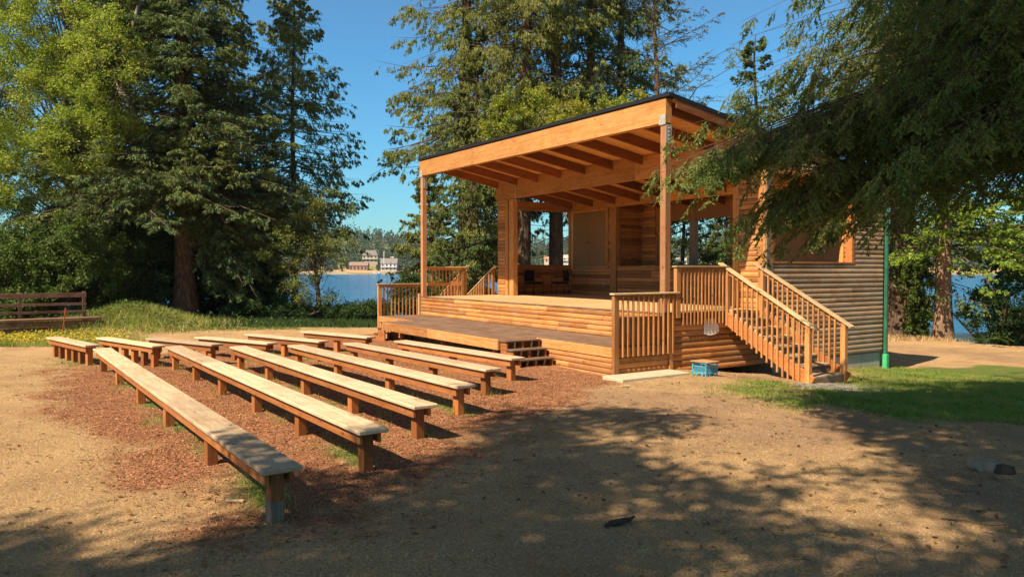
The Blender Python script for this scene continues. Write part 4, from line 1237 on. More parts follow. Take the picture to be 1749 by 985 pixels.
for k, (px, d, h, wd, lab) in enumerate(((505, 31.0, .6, 1.4, "low dark bush on the bank below the hanging branches"), (575, 31.0, .55, 1.3, "low dark bush on the bank, centre of the lake gap"), (632, 30.5, .75, 1.1, "low dark bush on the bank left of the stage railing"), (440, 31.5, 1.0, 1.3, "dark bush on the bank right of the thick trunk"))):
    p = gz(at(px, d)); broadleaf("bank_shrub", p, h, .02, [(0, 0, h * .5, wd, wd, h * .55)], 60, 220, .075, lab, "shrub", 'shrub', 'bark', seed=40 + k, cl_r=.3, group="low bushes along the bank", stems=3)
p = gz(at(703, 29.5)); broadleaf("shrub", p, 2.1, .03, [(0, 0, 1.05, .95, .95, .95)], 55, 220, .08, "dark shrub seen through the railing at the stage's left corner", "shrub", 'shrub', 'bark', seed=50, cl_r=.35, stems=4)

# --- spruces behind the stage
pM = [(795, 36., 27, .42, 15.5, 220, "tall olive spruce behind the stage's left roof post, edge of the sky gap", 4.6),
      (893, 33.5, 29, .34, 16, 150, "tall spruce whose trunk is leftmost in the stage's rear opening", 4.4),
      (950, 35., 28, .36, 13, 140, "tall spruce with a dark straight trunk, middle of the rear opening", 4.2),
      (985, 36., 27, .30, 12, 100, "tall spruce with a leaning trunk beside the dark straight one", 4.4),
      (1060, 38., 25, .32, 12, 150, "tall spruce above the middle of the stage roof", 4.6)]
for k, (px, d, H, r0, zz, nb, lab, rad) in enumerate(pM):
    p = gz(at(px, d))
    conifer("spruce_tree", p, H, 6.9 if k else 2.6, lambda t, rad=rad: np.interp(t, [.1, .3, .5, .75, 1], [rad * .8, rad, rad * .9, rad * .55, .3]), nb, lab, mat='spruce' if k == 3 else 'olive',
            r0=r0, nbl=15, nest=5, nbsl=.55, ns=12, bl=1.15, hang=.8, slen=.13, sw=.019, seed=60 + k, group="spruces behind the stage", twigs=.25, dead=26, lean=((.0, 0), (.2, .2), (0, 0), (.6, 1.2), (0, 0))[k], zmax=21)
p = gz(at(812, 34.)); conifer("spruce_tree", p, 14, 1.6, lambda t: np.interp(t, [.1, .3, .6, 1], [2.0, 2.3, 1.6, .2]), 120, "smaller dark spruce between the stage's left roof post and the inner post", mat='spruce', r0=.22, nbl=12, nest=4, ns=12, bl=.8, hang=.6, slen=.14, sw=.020, seed=70, group="spruces behind the stage", dead=15)
p = gz(at(735, 36.)); conifer("spruce_tree", p, 7.5, .9, lambda t: np.interp(t, [.1, .3, .6, 1], [2.2, 2.1, 1.4, .2]), 90, "low bushy olive spruce left of the stage's left roof post", mat='olive', r0=.14, nbl=12, nest=4, ns=12, bl=.7, hang=.4, slen=.14, sw=.020, seed=71, group="spruces behind the stage")
# sparse lichen-covered spruce
p = gz(at(1118, 35.)); conifer("spruce_tree", p, 18, 4., lambda t: np.interp(t, [.1, .4, .6, .8, 1], [4.8, 4.8, 4.2, 3., .3]), 80, "sparse lichen-grey spruce above the high corner of the roof", mat='lichen', r0=.22, nbl=20, ns=16, bl=.9, hang=.25, slen=.11, sw=.018, seed=72, group="spruces behind the stage", twigs=.95, droop=-.35)
# yellow green broadleaf right above the roof
p = gz(at(1010, 31.)); broadleaf("maple_tree", p, 10., .16, [(*rel(1030, 212, 30.5, p), 2.6, 1.6, 1.2), (*rel(950, 238, 30.5, p), 1.6, 1.4, 1.0), (*rel(900, 180, 31, p), 1.5, 1.5, .8), (*rel(1090, 190, 30.5, p), 1.2, 1.2, .7), (*rel(860, 215, 31, p), 1.0, 1.2, .8)], 130, 260, .10,
          "yellow-green broadleaf tree rising just above the stage roof", mat='maple', seed=73, cl_r=.5)
# seen through the rear windows
p = gz(at(1165, 34.)); conifer("fir_tree", p, 7.2, .9, lambda t: np.interp(t, [0, .3, .7, 1], [2.1, 2.2, 1.2, .1]), 90, "bushy fir seen through the left rear window", mat='spruce', r0=.12, nbl=16, ns=9, bl=.7, hang=.3, seed=80)
p = gz(at(1235, 33.)); conifer("fir_tree", p, 6.2, .7, lambda t: np.interp(t, [0, .3, .7, 1], [1.8, 1.9, 1.0, .1]), 70, "dark fir seen through the right rear window", mat='spruce', r0=.12, nbl=16, ns=9, bl=.7, hang=.3, seed=81)
p = gz(at(1290, 36.)); conifer("spruce_tree", p, 15, 2., lambda t: np.interp(t, [.1, .3, .6, 1], [3.4, 3.6, 2.4, .2]), 110, "spruce behind the stage's right rear corner", mat='spruce', r0=.22, nbl=18, ns=10, bl=.9, hang=.5, seed=82, group="spruces behind the stage", twigs=.5)
# --- right side by the lake
p = gz(at(1612, 29.4)); 
conifer("hemlock_tree", p, 17, 3.9, lambda t: np.interp(t, [.2, .35, .6, 1], [4.4, 4.8, 3.6, .3]), 230, "straight-trunked tree with bright green boughs on the lake shore at the right", mat='lightfir', bark='bark_r1', r0=.31, nbl=12, nest=5, ns=9, bl=1.0, hang=.2, slen=.13, sw=.035, seed=90, droop=.12)
p = gz(at(1541, 31.)); 
conifer("spruce_tree", p, 18, 3.2, lambda t: np.interp(t, [.1, .3, .6, 1], [3.8, 4., 3., .3]), 150, "dark spruce with broad ivy-clad trunk behind the green downspout", mat='spruce', bark='bark', r0=.62, nbl=20, ns=10, bl=1., hang=.6, seed=91, dead=25, twigs=.3)
iv = gz(at(1541, 30.2)); broadleaf("ivy", iv, 3.4, .02, [(.45, .55, .8, .6, .6, .9), (.4, .4, 2.3, .65, .65, 1.3)], 110, 200, .09, "ivy climbing the right side of the broad dark trunk", "ivy", 'shade_leaf', 'bark', seed=92, cl_r=.25)
p = gz(at(1700, 28.5)); broadleaf("shrub", p, 3.0, .03, [(0, 0, 1.5, 1.1, 1.1, 1.1), (.4, .6, .7, .8, .8, .6)], 85, 240, .08, "dark leafy bush in front of the water at the far right", "shrub", 'shrub', 'bark', seed=93, cl_r=.4, stems=5)
p = gz(at(1840, 30.)); broadleaf("broadleaf_tree", p, 12, .2, [(0, 0, 6, 3.4, 3.4, 2.6), (-1, 0, 3.5, 2.5, 2.5, 1.5)], 160, 220, .11, "leafy tree cut off by the right edge of the photo", mat='lightfir', bark='bark', seed=94, cl_r=.7)
p = gz(at(1760, 31)); conifer("fir_tree", p, 9, 3.0, lambda t: np.interp(t, [.1, .3, .6, 1], [2.4, 2.6, 1.6, .2]), 80, "dark fir between the straight trunk and the right edge", mat='spruce', r0=.16, nbl=16, ns=10, bl=.8, hang=.4, seed=95, dead=10)


def fern(pos, n, L, label, seed):
    rng = np.random.default_rng(seed); P = []; D = []; W_ = []
    for k in range(n):
        az = rng.uniform(0, 6.28); l = L * rng.uniform(.7, 1.1); dirv = np.array([math.cos(az), math.sin(az), 0.]); lat = np.array([-dirv[1], dirv[0], 0])
        for j in range(26):
            s = j / 26; c = dirv * l * s + np.array([0, 0, l * (.9 * s - .85 * s * s)])
            for sd_ in (-1, 1): P.append(c); D.append((lat * sd_ + dirv * .5) * .16 * (1 - s) ** .6 * l + np.array([0, 0, -.02])); W_.append(dirv * .016)
    V, F = diamonds(np.array(P), np.array(D), np.array(W_))
    o = mesh_np("fern", V, F, M['shade_leaf'], tint=rng.random(len(F)), loc=tuple(pos)); tag(o, label, "fern")


fern(gz(at(1678, 27.2)), 16, 1.1, "sword fern at the foot of the dark bush by the right shore", 1)

# tall grass on the mound and flower patch, shore fringe
SHADE_SEED = 11


def blades(name, pts, h, w_, mat, rng, lean=.5, n_per=1, jitter=.0, extra_tint=None):
    n = len(pts); P = np.array(pts, float)
    d = unit(np.stack([rng.normal(0, lean, n), rng.normal(0, lean, n), np.ones(n)], -1)) * (h * rng.uniform(.5, 1.3, n))[:, None]
    wv = unit(np.cross(d, rng.normal(0, 1, (n, 3)))) * w_
    V = np.empty((n, 3, 3), np.float32); V[:, 0] = P - wv; V[:, 1] = P + wv; V[:, 2] = P + d
    o = mesh_np(name, V.reshape(-1, 3), np.arange(n * 3).reshape(-1, 3), M[mat], tint=rng.random(n)); tag(o, kind='stuff'); return o


rng = np.random.default_rng(12)
mc = at(225, 27.)
n = 15000; a_ = rng.normal(0, 1.4, n); b_ = rng.normal(-.35, 1.1, n); X_ = mc[0] + RGT[0] * a_ + FWD0[0] * b_; Y_ = mc[1] + RGT[1] * a_ + FWD0[1] * b_
kk = rng.random(n) < .55
blades("tall_grass", np.stack([X_, Y_, hgt(X_, Y_) - .02], -1)[kk], .36, .012, 'lightfir', rng, .6)
blades("dry_tall_grass", np.stack([X_, Y_, hgt(X_, Y_) - .02], -1)[~kk], .34, .010, 'drygrass', rng, .7)
wn = 5000; a_ = rng.normal(0, 2.1, wn); b_ = rng.normal(-.5, 1.0, wn); X_ = mc[0] + RGT[0] * a_ + FWD0[0] * b_; Y_ = mc[1] + RGT[1] * a_ + FWD0[1] * b_
wk = vnoise(X_, Y_, .5, 3) > .5; X_ = X_[wk]; Y_ = Y_[wk]; Pw = np.stack([X_, Y_, hgt(X_, Y_) + rng.uniform(.05, .4, len(X_))], -1); Dw = unit(rng.normal(0, 1, Pw.shape)) * .09; Ww = unit(np.cross(Dw, rng.normal(0, 1, Pw.shape))) * .03
V, F = diamonds(Pw, Dw, Ww); tag(mesh_np("mound_weeds", V, F, M['shade_leaf'], tint=rng.random(len(F))), kind='stuff')
n = 9000; px = 150 + 360 * rng.random(n) ** 1.5; dd = rng.uniform(25.5, 30, n)
pp = np.array([at(a, b) for a, b in zip(px, dd)]); blades("bank_grass", np.stack([pp[:, 0], pp[:, 1], hgt(pp[:, 0], pp[:, 1]) - .02], -1), .14, .012, 'shade_leaf', rng, .7)
n = 16000; px = rng.uniform(360, 690, n); dd = 31 - 4.2 * rng.random(n) ** 1.5
pp = np.array([at(a, b) for a, b in zip(px, dd)]); blades("shaded_bank_grass", np.stack([pp[:, 0], pp[:, 1], hgt(pp[:, 0], pp[:, 1]) - .02], -1), .22, .016, 'shrub', rng, .7)  # bank shade put into these blades by the dark shrub colour
n = 5000; px = rng.uniform(1510, 1760, n); dd = rng.uniform(28, 31.5, n)
pp = np.array([at(a, b) for a, b in zip(px, dd)]); blades("shore_grass", np.stack([pp[:, 0], pp[:, 1], hgt(pp[:, 0], pp[:, 1]) - .02], -1), .22, .014, 'drygrass', rng, .5)
n = 1250; px = -120 + 350 * rng.beta(1.2, 1.5, n) + rng.normal(0, 12, n); dd = rng.uniform(20.2, 23.2, n) * (1 + .0) + np.clip(px, 0, 200) * .004
pp = np.array([at(a, b) for a, b in zip(px, dd)]); keep = vnoise(pp[:, 0], pp[:, 1], .8, 4) > .25; pp = pp[keep]
P = np.stack([pp[:, 0], pp[:, 1], hgt(pp[:, 0], pp[:, 1]) + rng.uniform(.06, .2, len(pp))], -1); Pk = np.repeat(P, 3, 0)
D = unit(rng.normal(0, 1, Pk.shape) * np.array([1, 1, .4])) * .045; Wv = unit(np.cross(D, rng.normal(0, 1, Pk.shape) + np.array([0, 0, 2]))) * .018
V, F = diamonds(Pk, D, Wv); tag(mesh_np("yellow_flowers", V, F, M['flower'], tint=rng.random(len(F))), kind='stuff')
n = 12000; px = -120 + 380 * rng.beta(1.2, 1.6, n); dd = rng.uniform(20, 23.8, n); pp = np.array([at(a, b) for a, b in zip(px, dd)])
blades("flower_stems", np.stack([pp[:, 0], pp[:, 1], hgt(pp[:, 0], pp[:, 1]) - .01], -1), .14, .008, 'greengrass', rng, .5)

# ------------------------------------------------------------------ ground cover near the camera
rng = np.random.default_rng(14)


def scatter(n, x0, x1, y0, y1, ref=6.5):
    x = rng.uniform(x0, x1, n); y = rng.uniform(y0, y1, n); d = np.hypot(x, y)
    px, py, dep = pix(np.stack([x, y, np.zeros(n)], -1))
    k = (dep > 3) & (px > -150) & (px < 1900) & (rng.random(n) < np.clip((ref / d) ** 1.6, 0, 1))
    return x[k], y[k]


x, y = scatter(1500000, -20, 3, -4, 14); mu, gr, dr = masks(x, y)
r = rng.random(len(x)); kd = r < np.clip((1 - mu * .93) * (1 - gr * .7) * (1 - dr * .75), 0, 1) * .62
xx, yy = x[kd], y[kd]; print("dry blades", len(xx))
blades("dry_grass", np.stack([xx, yy, hgt(xx, yy) - .002], -1), .030, .0022, 'drygrass', rng, 1.6)
kg = rng.random(len(x)) < gr * .55
xx, yy = x[kg], y[kg]; print("green blades near", len(xx))
blades("green_grass", np.stack([xx, yy, hgt(xx, yy) - .002], -1), .06, .0035, 'greengrass', rng, .5)
x, y = scatter(750000, -13, 4, 8, 20, 20.); mu, gr, dr = masks(x, y); kg = rng.random(len(x)) < gr * .55; xx, yy = x[kg], y[kg]; print("lawn", len(xx))
blades("lawn_grass", np.stack([xx, yy, hgt(xx, yy) - .002], -1), .075, .005, 'greengrass', rng, .7)
x, y = scatter(420000, -21, -5, 0, 9.6, 9.); mu, gr, dr = masks(x, y); k = rng.random(len(x)) < mu * .8; x, y = x[k], y[k]; print("chips", len(x))
n = len(x); P = np.stack([x, y, hgt(x, y) + .003], -1); D = unit(rng.normal(0, 1, (n, 3)) * np.array([1, 1, .3])) * rng.uniform(.015, .05, (n, 1)); Wv = unit(np.cross(D, rng.normal(0, .5, (n, 3)) + np.array([0, 0, 1.]))) * rng.uniform(.004, .009, (n, 1))
V, F = diamonds(P - D * .5, D, Wv); tag(mesh_np("bark_mulch", V, F, M['mulch'], tint=rng.random(n)), kind='stuff')
x, y = scatter(5200, -20, 2, -3, 14, 9.); n = len(x); P = np.stack([x, y, hgt(x, y) + .012], -1); D = unit(rng.normal(0, 1, (n, 3)) * np.array([1, 1, .25])) * rng.uniform(.03, .085, (n, 1)); Wv = unit(np.cross(D, rng.normal(0, .3, (n, 3)) + np.array([0, 0, 1.]))) * rng.uniform(.008, .024, (n, 1))
V, F = diamonds(P - D * .5, D, Wv); tag(mesh_np("leaf_litter", V, F, M['litter'], tint=rng.random(n) ** 1.3), kind='stuff')

x, y = scatter(9000, -18, 2, -3, 14, 8.); n = len(x); P = np.stack([x, y, hgt(x, y) + .002], -1)
oc = np.array([[1, 0, 0], [0, 1, 0], [-1, 0, 0], [0, -1, 0], [0, 0, .7], [0, 0, -.7]]) ; sz_ = (rng.uniform(.004, .013, (n, 1, 1)) ** 1.); an = rng.uniform(0, 6.28, n)
Rm = np.stack([np.stack([np.cos(an), -np.sin(an)], -1), np.stack([np.sin(an), np.cos(an)], -1)], 1)
o3 = np.repeat(oc[None], n, 0) * sz_ * rng.uniform(.6, 1.4, (n, 1, 3)); o3[:, :, :2] = np.einsum('nij,nkj->nki', Rm, o3[:, :, :2]); V = (P[:, None] + o3).reshape(-1, 3)
tri = np.array([[0, 1, 4], [1, 2, 4], [2, 3, 4], [3, 0, 4]]); F = (tri[None] + np.arange(n)[:, None, None] * 6).reshape(-1, 3)
tag(mesh_np("pebbles", V, F, M['pebble'], tint=np.repeat(rng.random(n), 4)), kind='stuff')
x, y = scatter(1300, -16, 2, -3, 14, 9.); n = len(x); C = np.zeros((n, 4, 3)); an = rng.uniform(0, 6.28, n); ll = rng.uniform(.04, .16, n)
for q in range(4): C[:, q] = np.stack([x + np.cos(an) * ll * q / 3, y + np.sin(an) * ll * q / 3, hgt(x, y) + .008 + .006 * q], -1) + rng.normal(0, .006, (n, 3)) * np.array([1, 1, .4])
V, F = curves_tubes(C, np.full((n, 4), .0028), 3); tag(mesh_np("fallen_twigs", V, F, M['twig']), kind='stuff')

W_ = []
for (a, b) in BENCH_A + BENCH_B:
    a = np.array(a); b = np.array(b); L_ = np.linalg.norm(a - b); nc = int(L_ * 3.2)
    for k in range(nc):
        t = rng.random(); c = a + (b - a) * t + np.array([rng.normal(0, .05), rng.normal(.1, .14)])
        if rng.random() < .55: q = rng.normal(0, .06, (14, 2)) + c; W_.append(q)
W_ = np.concatenate(W_); blades("bench_weeds", np.c_[W_, hgt(W_[:, 0], W_[:, 1]) - .005], .13, .0045, 'greengrass', rng, .45)

# ------------------------------------------------------------------ overhanging fir at the right (trunk outside the frame)
rng = np.random.default_rng(21)
tp = np.array([-3.2, 15.6, float(hgt(-3.2, 15.6))])
root = empty("overhanging_fir", tuple(tp), 0, label="large dark fir whose boughs hang in from the upper right over the stage steps", cat="tree")
C, R = trunk_curve(24, .42, rng); V, F = curves_tubes(C[None], R[None], 12); mesh_np("trunk", V, F, M['bark'], root, smooth=True)
tips = []; 
def lowlim(px): return np.interp(px, [1130, 1160, 1230, 1300, 1380, 1450, 1500, 1560, 1650, 1800, 2000], [300, 325, 350, 385, 410, 395, 340, 288, 275, 265, 255])
def uplim(px): return np.interp(px, [1130, 1170, 1240, 1262, 1300, 1340, 1400, 1500], [285, 262, 215, 175, 120, 60, -60, -160])
while len(tips) < 265:
    px = rng.uniform(1150, 2050); py = rng.uniform(-200, 420)
    if py > lowlim(px) - 15 or py < uplim(px): continue
    if px < 1300 and rng.random() < .3: continue
    d = rng.uniform(8.6, 12.5) if px < 1450 else rng.uniform(7.2, 13.)
    tips.append(at3(px, py, d))
while len(tips) < 400:
    px = rng.uniform(1430, 2050); py = rng.uniform(-200, 330)
    if py > lowlim(px) - 20: continue
    tips.append(at3(px, py, rng.uniform(7.5, 14.)))
for (px, py, d) in ((1136, 292, 9.6), (1150, 300, 9.9), (1190, 255, 9.8), (1160, 330, 9.8), (1215, 222, 10.), (1232, 196, 10.5), (1240, 160, 10.8), (1258, 125, 10.5), (1262, 60, 11.), (1275, 70, 10.6), (1282, 20, 11.), (1300, 0, 10.5), (1290, 95, 10.2), (1310, 120, 10.), (1240, 165, 10), (1270, 250, 9.5), (1255, 330, 9.6), (1330, 405, 9.6), (1300, 300, 9.), (1360, 420, 10.)) + tuple((1210 + 250 * ((k * .618) % 1), 250 + 165 * ((k * .377) % 1), 9.2 + .04 * k) for k in range(28)) + tuple((1150 + 190 * ((k * .618) % 1), 222 + 60 * ((k * .377) % 1) + 90 * ((k * .618) % 1) * ((k * .377) % 1) , 9.1 + .02 * k) for k in range(64)):
    tips.append(at3(px, py, d))
tips = np.array(tips) - tp; n = len(tips)
hd = np.linalg.norm(tips[:, :2], axis=1); zs = np.clip(tips[:, 2] + .10 * hd + rng.uniform(-.3, .9, n), 2.6, 16)
p0 = np.stack([np.zeros(n), np.zeros(n), zs], -1)
arch = .07 * np.linalg.norm(tips - p0, axis=1)
bC, bb, bt, _, _, _ = boughs_foliage(p0, tips, arch, 21, .95, .60, 1, .075, .011, rng, tstart=.34)
_, b2, t2, P, D, Wv = boughs_foliage(bb, bt, np.zeros(len(bb)), 12, .20, .30, 12, .042, .0078, rng, tstart=.06, jit=.36, pj=.004)
parts = [curves_tubes(bC, np.linspace(1, .10, 7)[None] * rng.uniform(.010, .026, n)[:, None], 4)]
parts.append(diamonds(bb, bt - bb, unit(np.cross(bt - bb, rng.normal(0, 1, bt.shape))) * .0045))
parts.append(diamonds(b2, t2 - b2, unit(np.cross(t2 - b2, rng.normal(0, 1, t2.shape))) * .0025))
V, F = joinVF(parts); mesh_np("branches", V, F, M['twig'], root)
V, F = diamonds(P, D, Wv); mesh_np("crown", V, F, M['fir_near'], root, tint=rng.random(len(F))); print("near fir shoots", len(F))

# ------------------------------------------------------------------ shade trees standing behind the camera: their crowns throw the dappled shade
SHP = [(-300, 1100), (-300, 915), (0, 910), (60, 928), (120, 958), (180, 970), (260, 955), (330, 930), (415, 908), (462, 880), (490, 845), (478, 795), (505, 772), (560, 812), (640, 815), (720, 800), (790, 782), (850, 752), (835, 722), (880, 700), (960, 708), (1050, 703), (1130, 708), (1200, 715), (1290, 700), (1370, 706), (1420, 690), (1455, 672), (1560, 664), (1640, 672), (1749, 658), (2300, 650), (2600, 1100)]
LIT = [(600, 842, 40, 12), (1040, 742, 55, 10), (1115, 766, 60, 13), (1300, 750, 130, 34), (1395, 775, 100, 22), (1240, 800, 60, 14), (1050, 861, 50, 19), (1148, 912, 42, 14), (1480, 850, 110, 20), (1380, 880, 90, 14), (1560, 905, 90, 22), (1680, 925, 60, 18), (1260, 958, 75, 22), (1450, 965, 60, 12), (1560, 830, 60, 9), (940, 905, 25, 6), (1330, 690, 90, 10), (1610, 745, 50, 7), (1240, 830, 70, 8)]
rng = np.random.default_rng(31)
gxs = np.arange(-9.5, 5, .30); gys = np.arange(-6, 14.5, .30)
pts = np.array([(x + rng.uniform(-.12, .12), y + rng.uniform(-.12, .12)) for x in gxs for y in gys])
px, py, dep = pix(np.c_[pts, np.zeros(len(pts))]); 
want = (dep < 2.) | inpoly(px, py, [(a, b) for a, b in SHP]) | ((py > 1000) & (dep > 0)) | ((px > 1750) & (py > 680))
px = np.where(dep < 1, 1e6, px)
for (cx, cy, rx, ry) in LIT: want &= ~((((px - cx) / (rx * 1.3)) ** 2 + ((py - cy) / (ry * 1.65)) ** 2) < 1)
want &= ~((dep < 2.) & (vnoise(pts[:, 0], pts[:, 1], 1.6, 9) < .3))
pts = pts[want]; n = len(pts); print("shade clusters", n)
# heights: stay above what the camera sees
z = 10. + 2.6 * vnoise(pts[:, 0], pts[:, 1], 2.2, 15) + rng.uniform(-.3, .3, n)
k_ = -z / LV[2]
cen = np.stack([pts[:, 0] - LV[0] * k_, pts[:, 1] - LV[1] * k_, z], -1)
tr = [(1.6, -10.5), (6.5, -4.5), (-2.5, -14.)]
qn = 620; qpx = rng.uniform(1570, 2050, qn); qpy = rng.uniform(-220, 290, qn); qd = rng.uniform(8., 12., qn)
Q = np.array([at3(a, b, c) for a, b, c in zip(qpx, qpy, qd)]); Q = Q[(qpx > 1560) | (qpy > 40) | (qpx > 1480)]
kk_ = (12.5 + rng.uniform(-1, 1, len(Q)) - Q[:, 2]) / -LV[2]; cenq = Q - LV[None] * kk_[:, None]
pq, pyq, dq = pix(cenq); okq = (pyq < -250) | (dq < 1); cenq = cenq[okq]; print('mass shade', len(cenq))
cen = np.concatenate([cen, cenq]); tr.append((3.6, 6.2))  # added unseen tree: crown clusters placed to darken the overhanging fir
own = np.argmin(np.stack([np.hypot(cen[:, 0] - a, cen[:, 1] - b) for a, b in tr]), 0)
for t_i, (tx, ty) in enumerate(tr):
    c = cen[own == t_i]
    if len(c) == 0: continue
    root = empty("shade_tree", (tx, ty, float(hgt(tx, ty))), 0, label=["tall fir behind the photographer, shading the foreground", "tall fir to the right of the photographer, outside the frame", "fir left behind the photographer, shading the lower left corner", "tall fir beside the photographer on the right, its crown above the picture"][t_i], cat="tree")
    C, R = trunk_curve(16, .38, rng); V, F = curves_tubes(C[None], R[None], 10); mesh_np("trunk", V, F, M['bark'], root, smooth=True)
    base = np.array([tx, ty, float(hgt(tx, ty))]); c = c - base; m = len(c)
    sel = rng.random(m) < .12; q1 = c[sel]; q0 = np.stack([np.zeros(len(q1)), np.zeros(len(q1)), np.clip(q1[:, 2] + .12 * np.hypot(q1[:, 0], q1[:, 1]) + .3, 1, 14.5)], -1)
    t = np.linspace(0, 1, 5)[None, :, None]; bC = q0[:, None] * (1 - t) + q1[:, None] * t
    V, F = curves_tubes(bC, np.linspace(.05, .012, 5)[None].repeat(len(q1), 0), 3); mesh_np("branches", V, F, M['twig'], root)
    per = 62; P = c[:, None] + rng.normal(0, 1, (m, per, 3)) * np.array([.25, .25, .18]); P = P.reshape(-1, 3)
    D = unit(rng.normal(0, 1, P.shape) * np.array([1, 1, .5])) * rng.uniform(.14, .26, (len(P), 1)); Wv = unit(np.cross(D, rng.normal(0, .6, P.shape) + np.array([0, 0, 1.]))) * .045
    V, F = diamonds(P, D, Wv); mesh_np("crown", V, F, M['spruce'], root, tint=rng.random(len(F)))

# ------------------------------------------------------------------ far shore
rng = np.random.default_rng(41)


def house(px, pyb, wpx, hpx, d, wallc, roofc, label, storeys=1, depth=8., hip=False, dormer=False, rz=0.):
    zb = EYE + (HOR - pyb) / FPX * d; p = at(px, d, zb); Wd = wpx / FPX * d; Hh = hpx / FPX * d; wallh = Hh * .58
    rt = empty("house", tuple(p), math.atan2(RGT[1], RGT[0]) + rz, label=label, cat="house", group="houses on the far shore")
    wl = plain("house_wall", wallc, .8); rf = plain("house_roof", roofc, .8)
    MB().box(-Wd / 2, Wd / 2, 0, depth, -4, wallh, .0).build("wall", wl, rt)
    o_ = .5; r = MB(); ins = Wd * .22 if hip else 0
    r.add([(-Wd / 2 - o_, -o_, wallh), (Wd / 2 + o_, -o_, wallh), (Wd / 2 + o_, depth + o_, wallh), (-Wd / 2 - o_, depth + o_, wallh), (-Wd / 2 - o_ + ins, depth / 2, Hh), (Wd / 2 + o_ - ins, depth / 2, Hh)],
          [(0, 1, 5, 4), (2, 3, 4, 5), (1, 2, 5), (3, 0, 4), (3, 2, 1, 0)]); r.build("roof", rf, rt)
    if dormer:
        r = MB(); r.add([(-1.6, -1, wallh - .2), (1.6, -1, wallh - .2), (0, -1, wallh + 2.), (-1.6, 3, wallh - .2), (1.6, 3, wallh - .2), (0, 3, wallh + 2.)], [(0, 1, 2), (0, 2, 5, 3), (1, 4, 5, 2), (3, 5, 4)]); r.build("dormer", rf, rt)
    nw = max(2, int(Wd / 3.)); 
    for s in range(storeys):
        for k in range(nw):
            x = -Wd / 2 + Wd * (k + .5) / nw; h0 = wallh * (s + .28) / storeys; h1 = wallh * (s + .78) / storeys
            MB().box(x - .7, x + .7, -.12, .02, h0, h1, 0).build("window", M['glassd'], rt)
    if storeys > 1: MB().box(-Wd / 2 - .3, Wd / 2 + .3, -1.4, -.02, wallh * .48, wallh * .53, 0).build("balcony", M['white'], rt)


M['glassd'] = plain('dark_window_glass', (.03, .04, .05), .15)
house(632, 448, 26, 21, 690, (.42, .33, .22), (.20, .17, .14), "large tan house with a dormer, highest on the far shore in the lake gap", 2, 10, True, True)
house(612, 462, 31, 15, 655, (.34, .19, .12), (.27, .18, .14), "long low house with red-brown roof at the water's edge", 1, 9)
house(664, 462, 27, 21, 655, (.50, .50, .50), (.22, .19, .17), "pale grey two-storey house with a long balcony", 2, 9)
house(660, 447, 22, 6, 720, (.3, .3, .32), (.30, .34, .40), "low house with a blue-grey roof behind the balcony house", 1, 8)
house(668, 444, 10, 6, 760, (.7, .62, .52), (.6, .5, .42), "small pale house behind the blue-grey roof", 1, 7)
house(487, 462, 34, 20, 660, (.40, .32, .24), (.22, .17, .14), "brown two-storey house seen through the hanging branches", 2, 9, True)
house(937, 449, 14, 12, 665, (.60, .46, .34), (.55, .26, .14), "small house with orange roof seen through the stage's rear opening", 1, 8)
house(968, 449, 14, 14, 670, (.66, .62, .5), (.5, .42, .33), "cream house right of the orange roof, seen through the rear opening", 2, 8)
house(780, 450, 40, 10, 680, (.55, .55, .55), (.36, .35, .34), "long grey-roofed house behind the trees left of the inner post", 1, 9)
house(1170, 452, 30, 12, 665, (.66, .60, .54), (.42, .40, .38), "pale house seen through the left rear window", 1, 9)
house(1216, 452, 34, 13, 665, (.72, .68, .58), (.28, .30, .30), "cream house with grey roof seen through the right rear window", 1, 9)
house(1592, 448, 16, 10, 670, (.72, .72, .70), (.55, .56, .58), "small white house across the water at the right", 1, 8)
p = at(656, 650, 0); mb = MB(); mb.tube([(0, 0, -1), (0, 0, 18.5)], .22, 6)
tag(mb.build("flagpole", M['white'], loc=tuple(p)), "white flagpole beside the pale grey two-storey house", "flagpole")


def boat(px, d, L, label):
    p = at(px, d, WATER); rt = empty("boat", tuple(p), math.atan2(RGT[1], RGT[0]) + .3, label=label, cat="boat", group="boats at the far shore")
    mb = MB(); s = L / 2
    mb.add([(-s, -1, .9), (-s, 1, .9), (s * .5, 1, .9), (s, 0, 1.1), (s * .5, -1, .9), (-s, -.6, -.2), (-s, .6, -.2), (s * .5, .6, -.2), (s * .8, 0, -.2), (s * .5, -.6, -.2)],
           [(0, 1, 2, 3, 4), (5, 9, 8, 7, 6), (0, 5, 6, 1), (1, 6, 7, 2), (2, 7, 8, 3), (3, 8, 9, 4), (4, 9, 5, 0)]); mb.build("hull", M['white'], rt)
    MB().box(-s * .5, s * .2, -.7, .7, .9, 2.1, .05).build("cabin", M['white'], rt)


boat(640, 618, 5, "white boat with cabin moored below the red-brown house"); boat(648, 610, 4.5, "smaller white boat just right of the moored one"); boat(500, 618, 4, "white boat behind the hanging branches at the left")
# sandy far bank
az = np.arctan2(FWD0[1], FWD0[0]); th = np.linspace(az - .75, az + .75, 160); 
V = []; 
for r_, zz in ((LAKE_R - 18, WATER - .3), (LAKE_R - 10, WATER + .5), (LAKE_R + 14, .4)):
    for t in th: V.append((r_ * math.cos(t), r_ * math.sin(t), zz + .3 * math.sin(t * 90)))
K = len(th); F = np.array([(i * K + k, i * K + k + 1, (i + 1) * K + k + 1, (i + 1) * K + k) for i in range(2) for k in range(K - 1)])
tag(mesh_np("far_bank", np.array(V), F, plain('dry_bank', (.31, .26, .14), .9, var=.35, scale=.05), smooth=True), kind='structure')
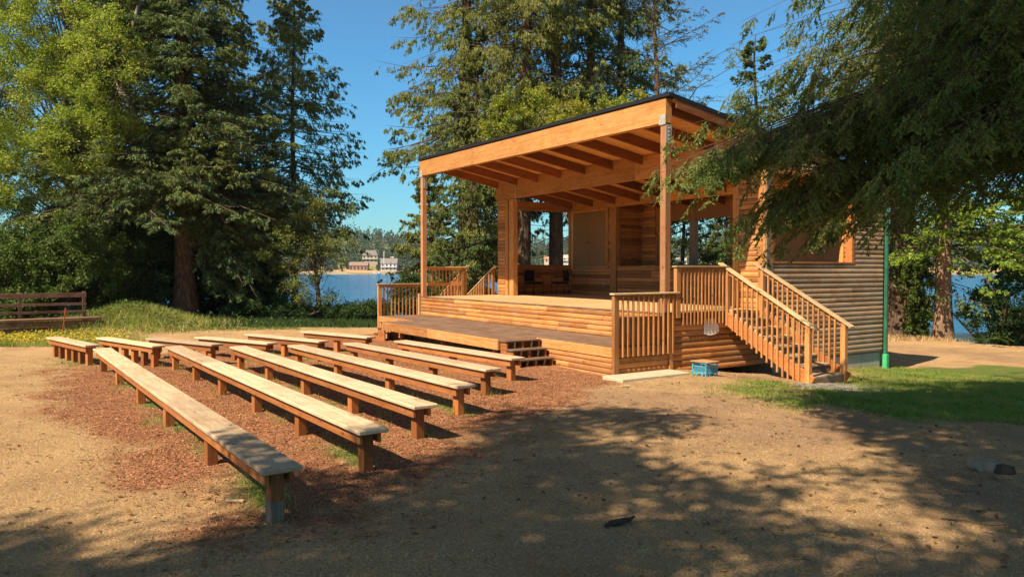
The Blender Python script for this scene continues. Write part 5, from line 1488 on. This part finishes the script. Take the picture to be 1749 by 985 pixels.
# far wood: many small crowns made of leaf clumps
n = 4200; t = rng.uniform(az - .72, az + .72, n); r_ = LAKE_R + 22 + 430 * rng.random(n) ** 1.1
x = r_ * np.cos(t); y = r_ * np.sin(t); keep = np.ones(n, bool)
for (hx, hd, hw) in ((632, 690, 20), (612, 655, 20), (664, 655, 18), (487, 660, 22), (937, 665, 12), (968, 670, 12), (660, 720, 14), (780, 680, 24), (1170, 665, 20), (1216, 665, 22), (1592, 670, 12)):
    hp = at(hx, hd); ang_ = np.arctan2(hp[1], hp[0]); da = np.abs((t - ang_) * hd) < hw / FPX * hd * .56; keep &= ~(da & (r_ < hd + 14))
x, y, r_ = x[keep], y[keep], r_[keep]; n = len(x); base = np.stack([x, y, hgt(x, y) - 1], -1)
Ht = rng.uniform(7, 19, n) * np.where(r_ < LAKE_R + 70, .55, 1.); con = rng.random(n) < .6; per = 46
u = rng.random((n, per)) ** .8; rad = np.where(con[:, None], (1 - u) * .26 + .02, np.sqrt(np.clip(1 - (2 * u - 1) ** 2, 0, 1)) * .34) * Ht[:, None]
a_ = rng.uniform(0, 6.28, (n, per)); P = np.stack([np.cos(a_) * rad, np.sin(a_) * rad, u * Ht[:, None]], -1) + base[:, None]
P = P.reshape(-1, 3); D = unit(rng.normal(0, 1, P.shape) + np.array([0, 0, .2])) * rng.uniform(1.6, 3.4, (len(P), 1)); Wv = unit(np.cross(D, rng.normal(0, 1, P.shape))) * rng.uniform(.6, 1.2, (len(P), 1))
V, F = diamonds(P - D * .5, D, Wv); tint = np.repeat(rng.random(n), per) * .7 + rng.random(len(P)) * .3
tag(mesh_np("far_wood", V, F, M['farleaf'], tint=tint), kind='stuff')

# ------------------------------------------------------------------ air
hz = bpy.data.materials.new("haze"); hz.use_nodes = True; t_ = hz.node_tree; t_.nodes.clear()
o_ = t_.nodes.new("ShaderNodeOutputMaterial"); pv = t_.nodes.new("ShaderNodeVolumePrincipled")
pv.inputs["Color"].default_value = (.80, .88, 1., 1); pv.inputs["Density"].default_value = .00013; pv.inputs["Anisotropy"].default_value = .2
t_.links.new(pv.outputs[0], o_.inputs["Volume"])
HAZE = True
if HAZE:
    hb = MB().box(-1800, 1800, -1800, 1800, -4.5, 110, 0).build("haze", hz); tag(hb, kind='stuff')
    SC.cycles.volume_bounces = 0
print("objects", len(bpy.data.objects), "polys", sum(len(m.polygons) for m in bpy.data.meshes))
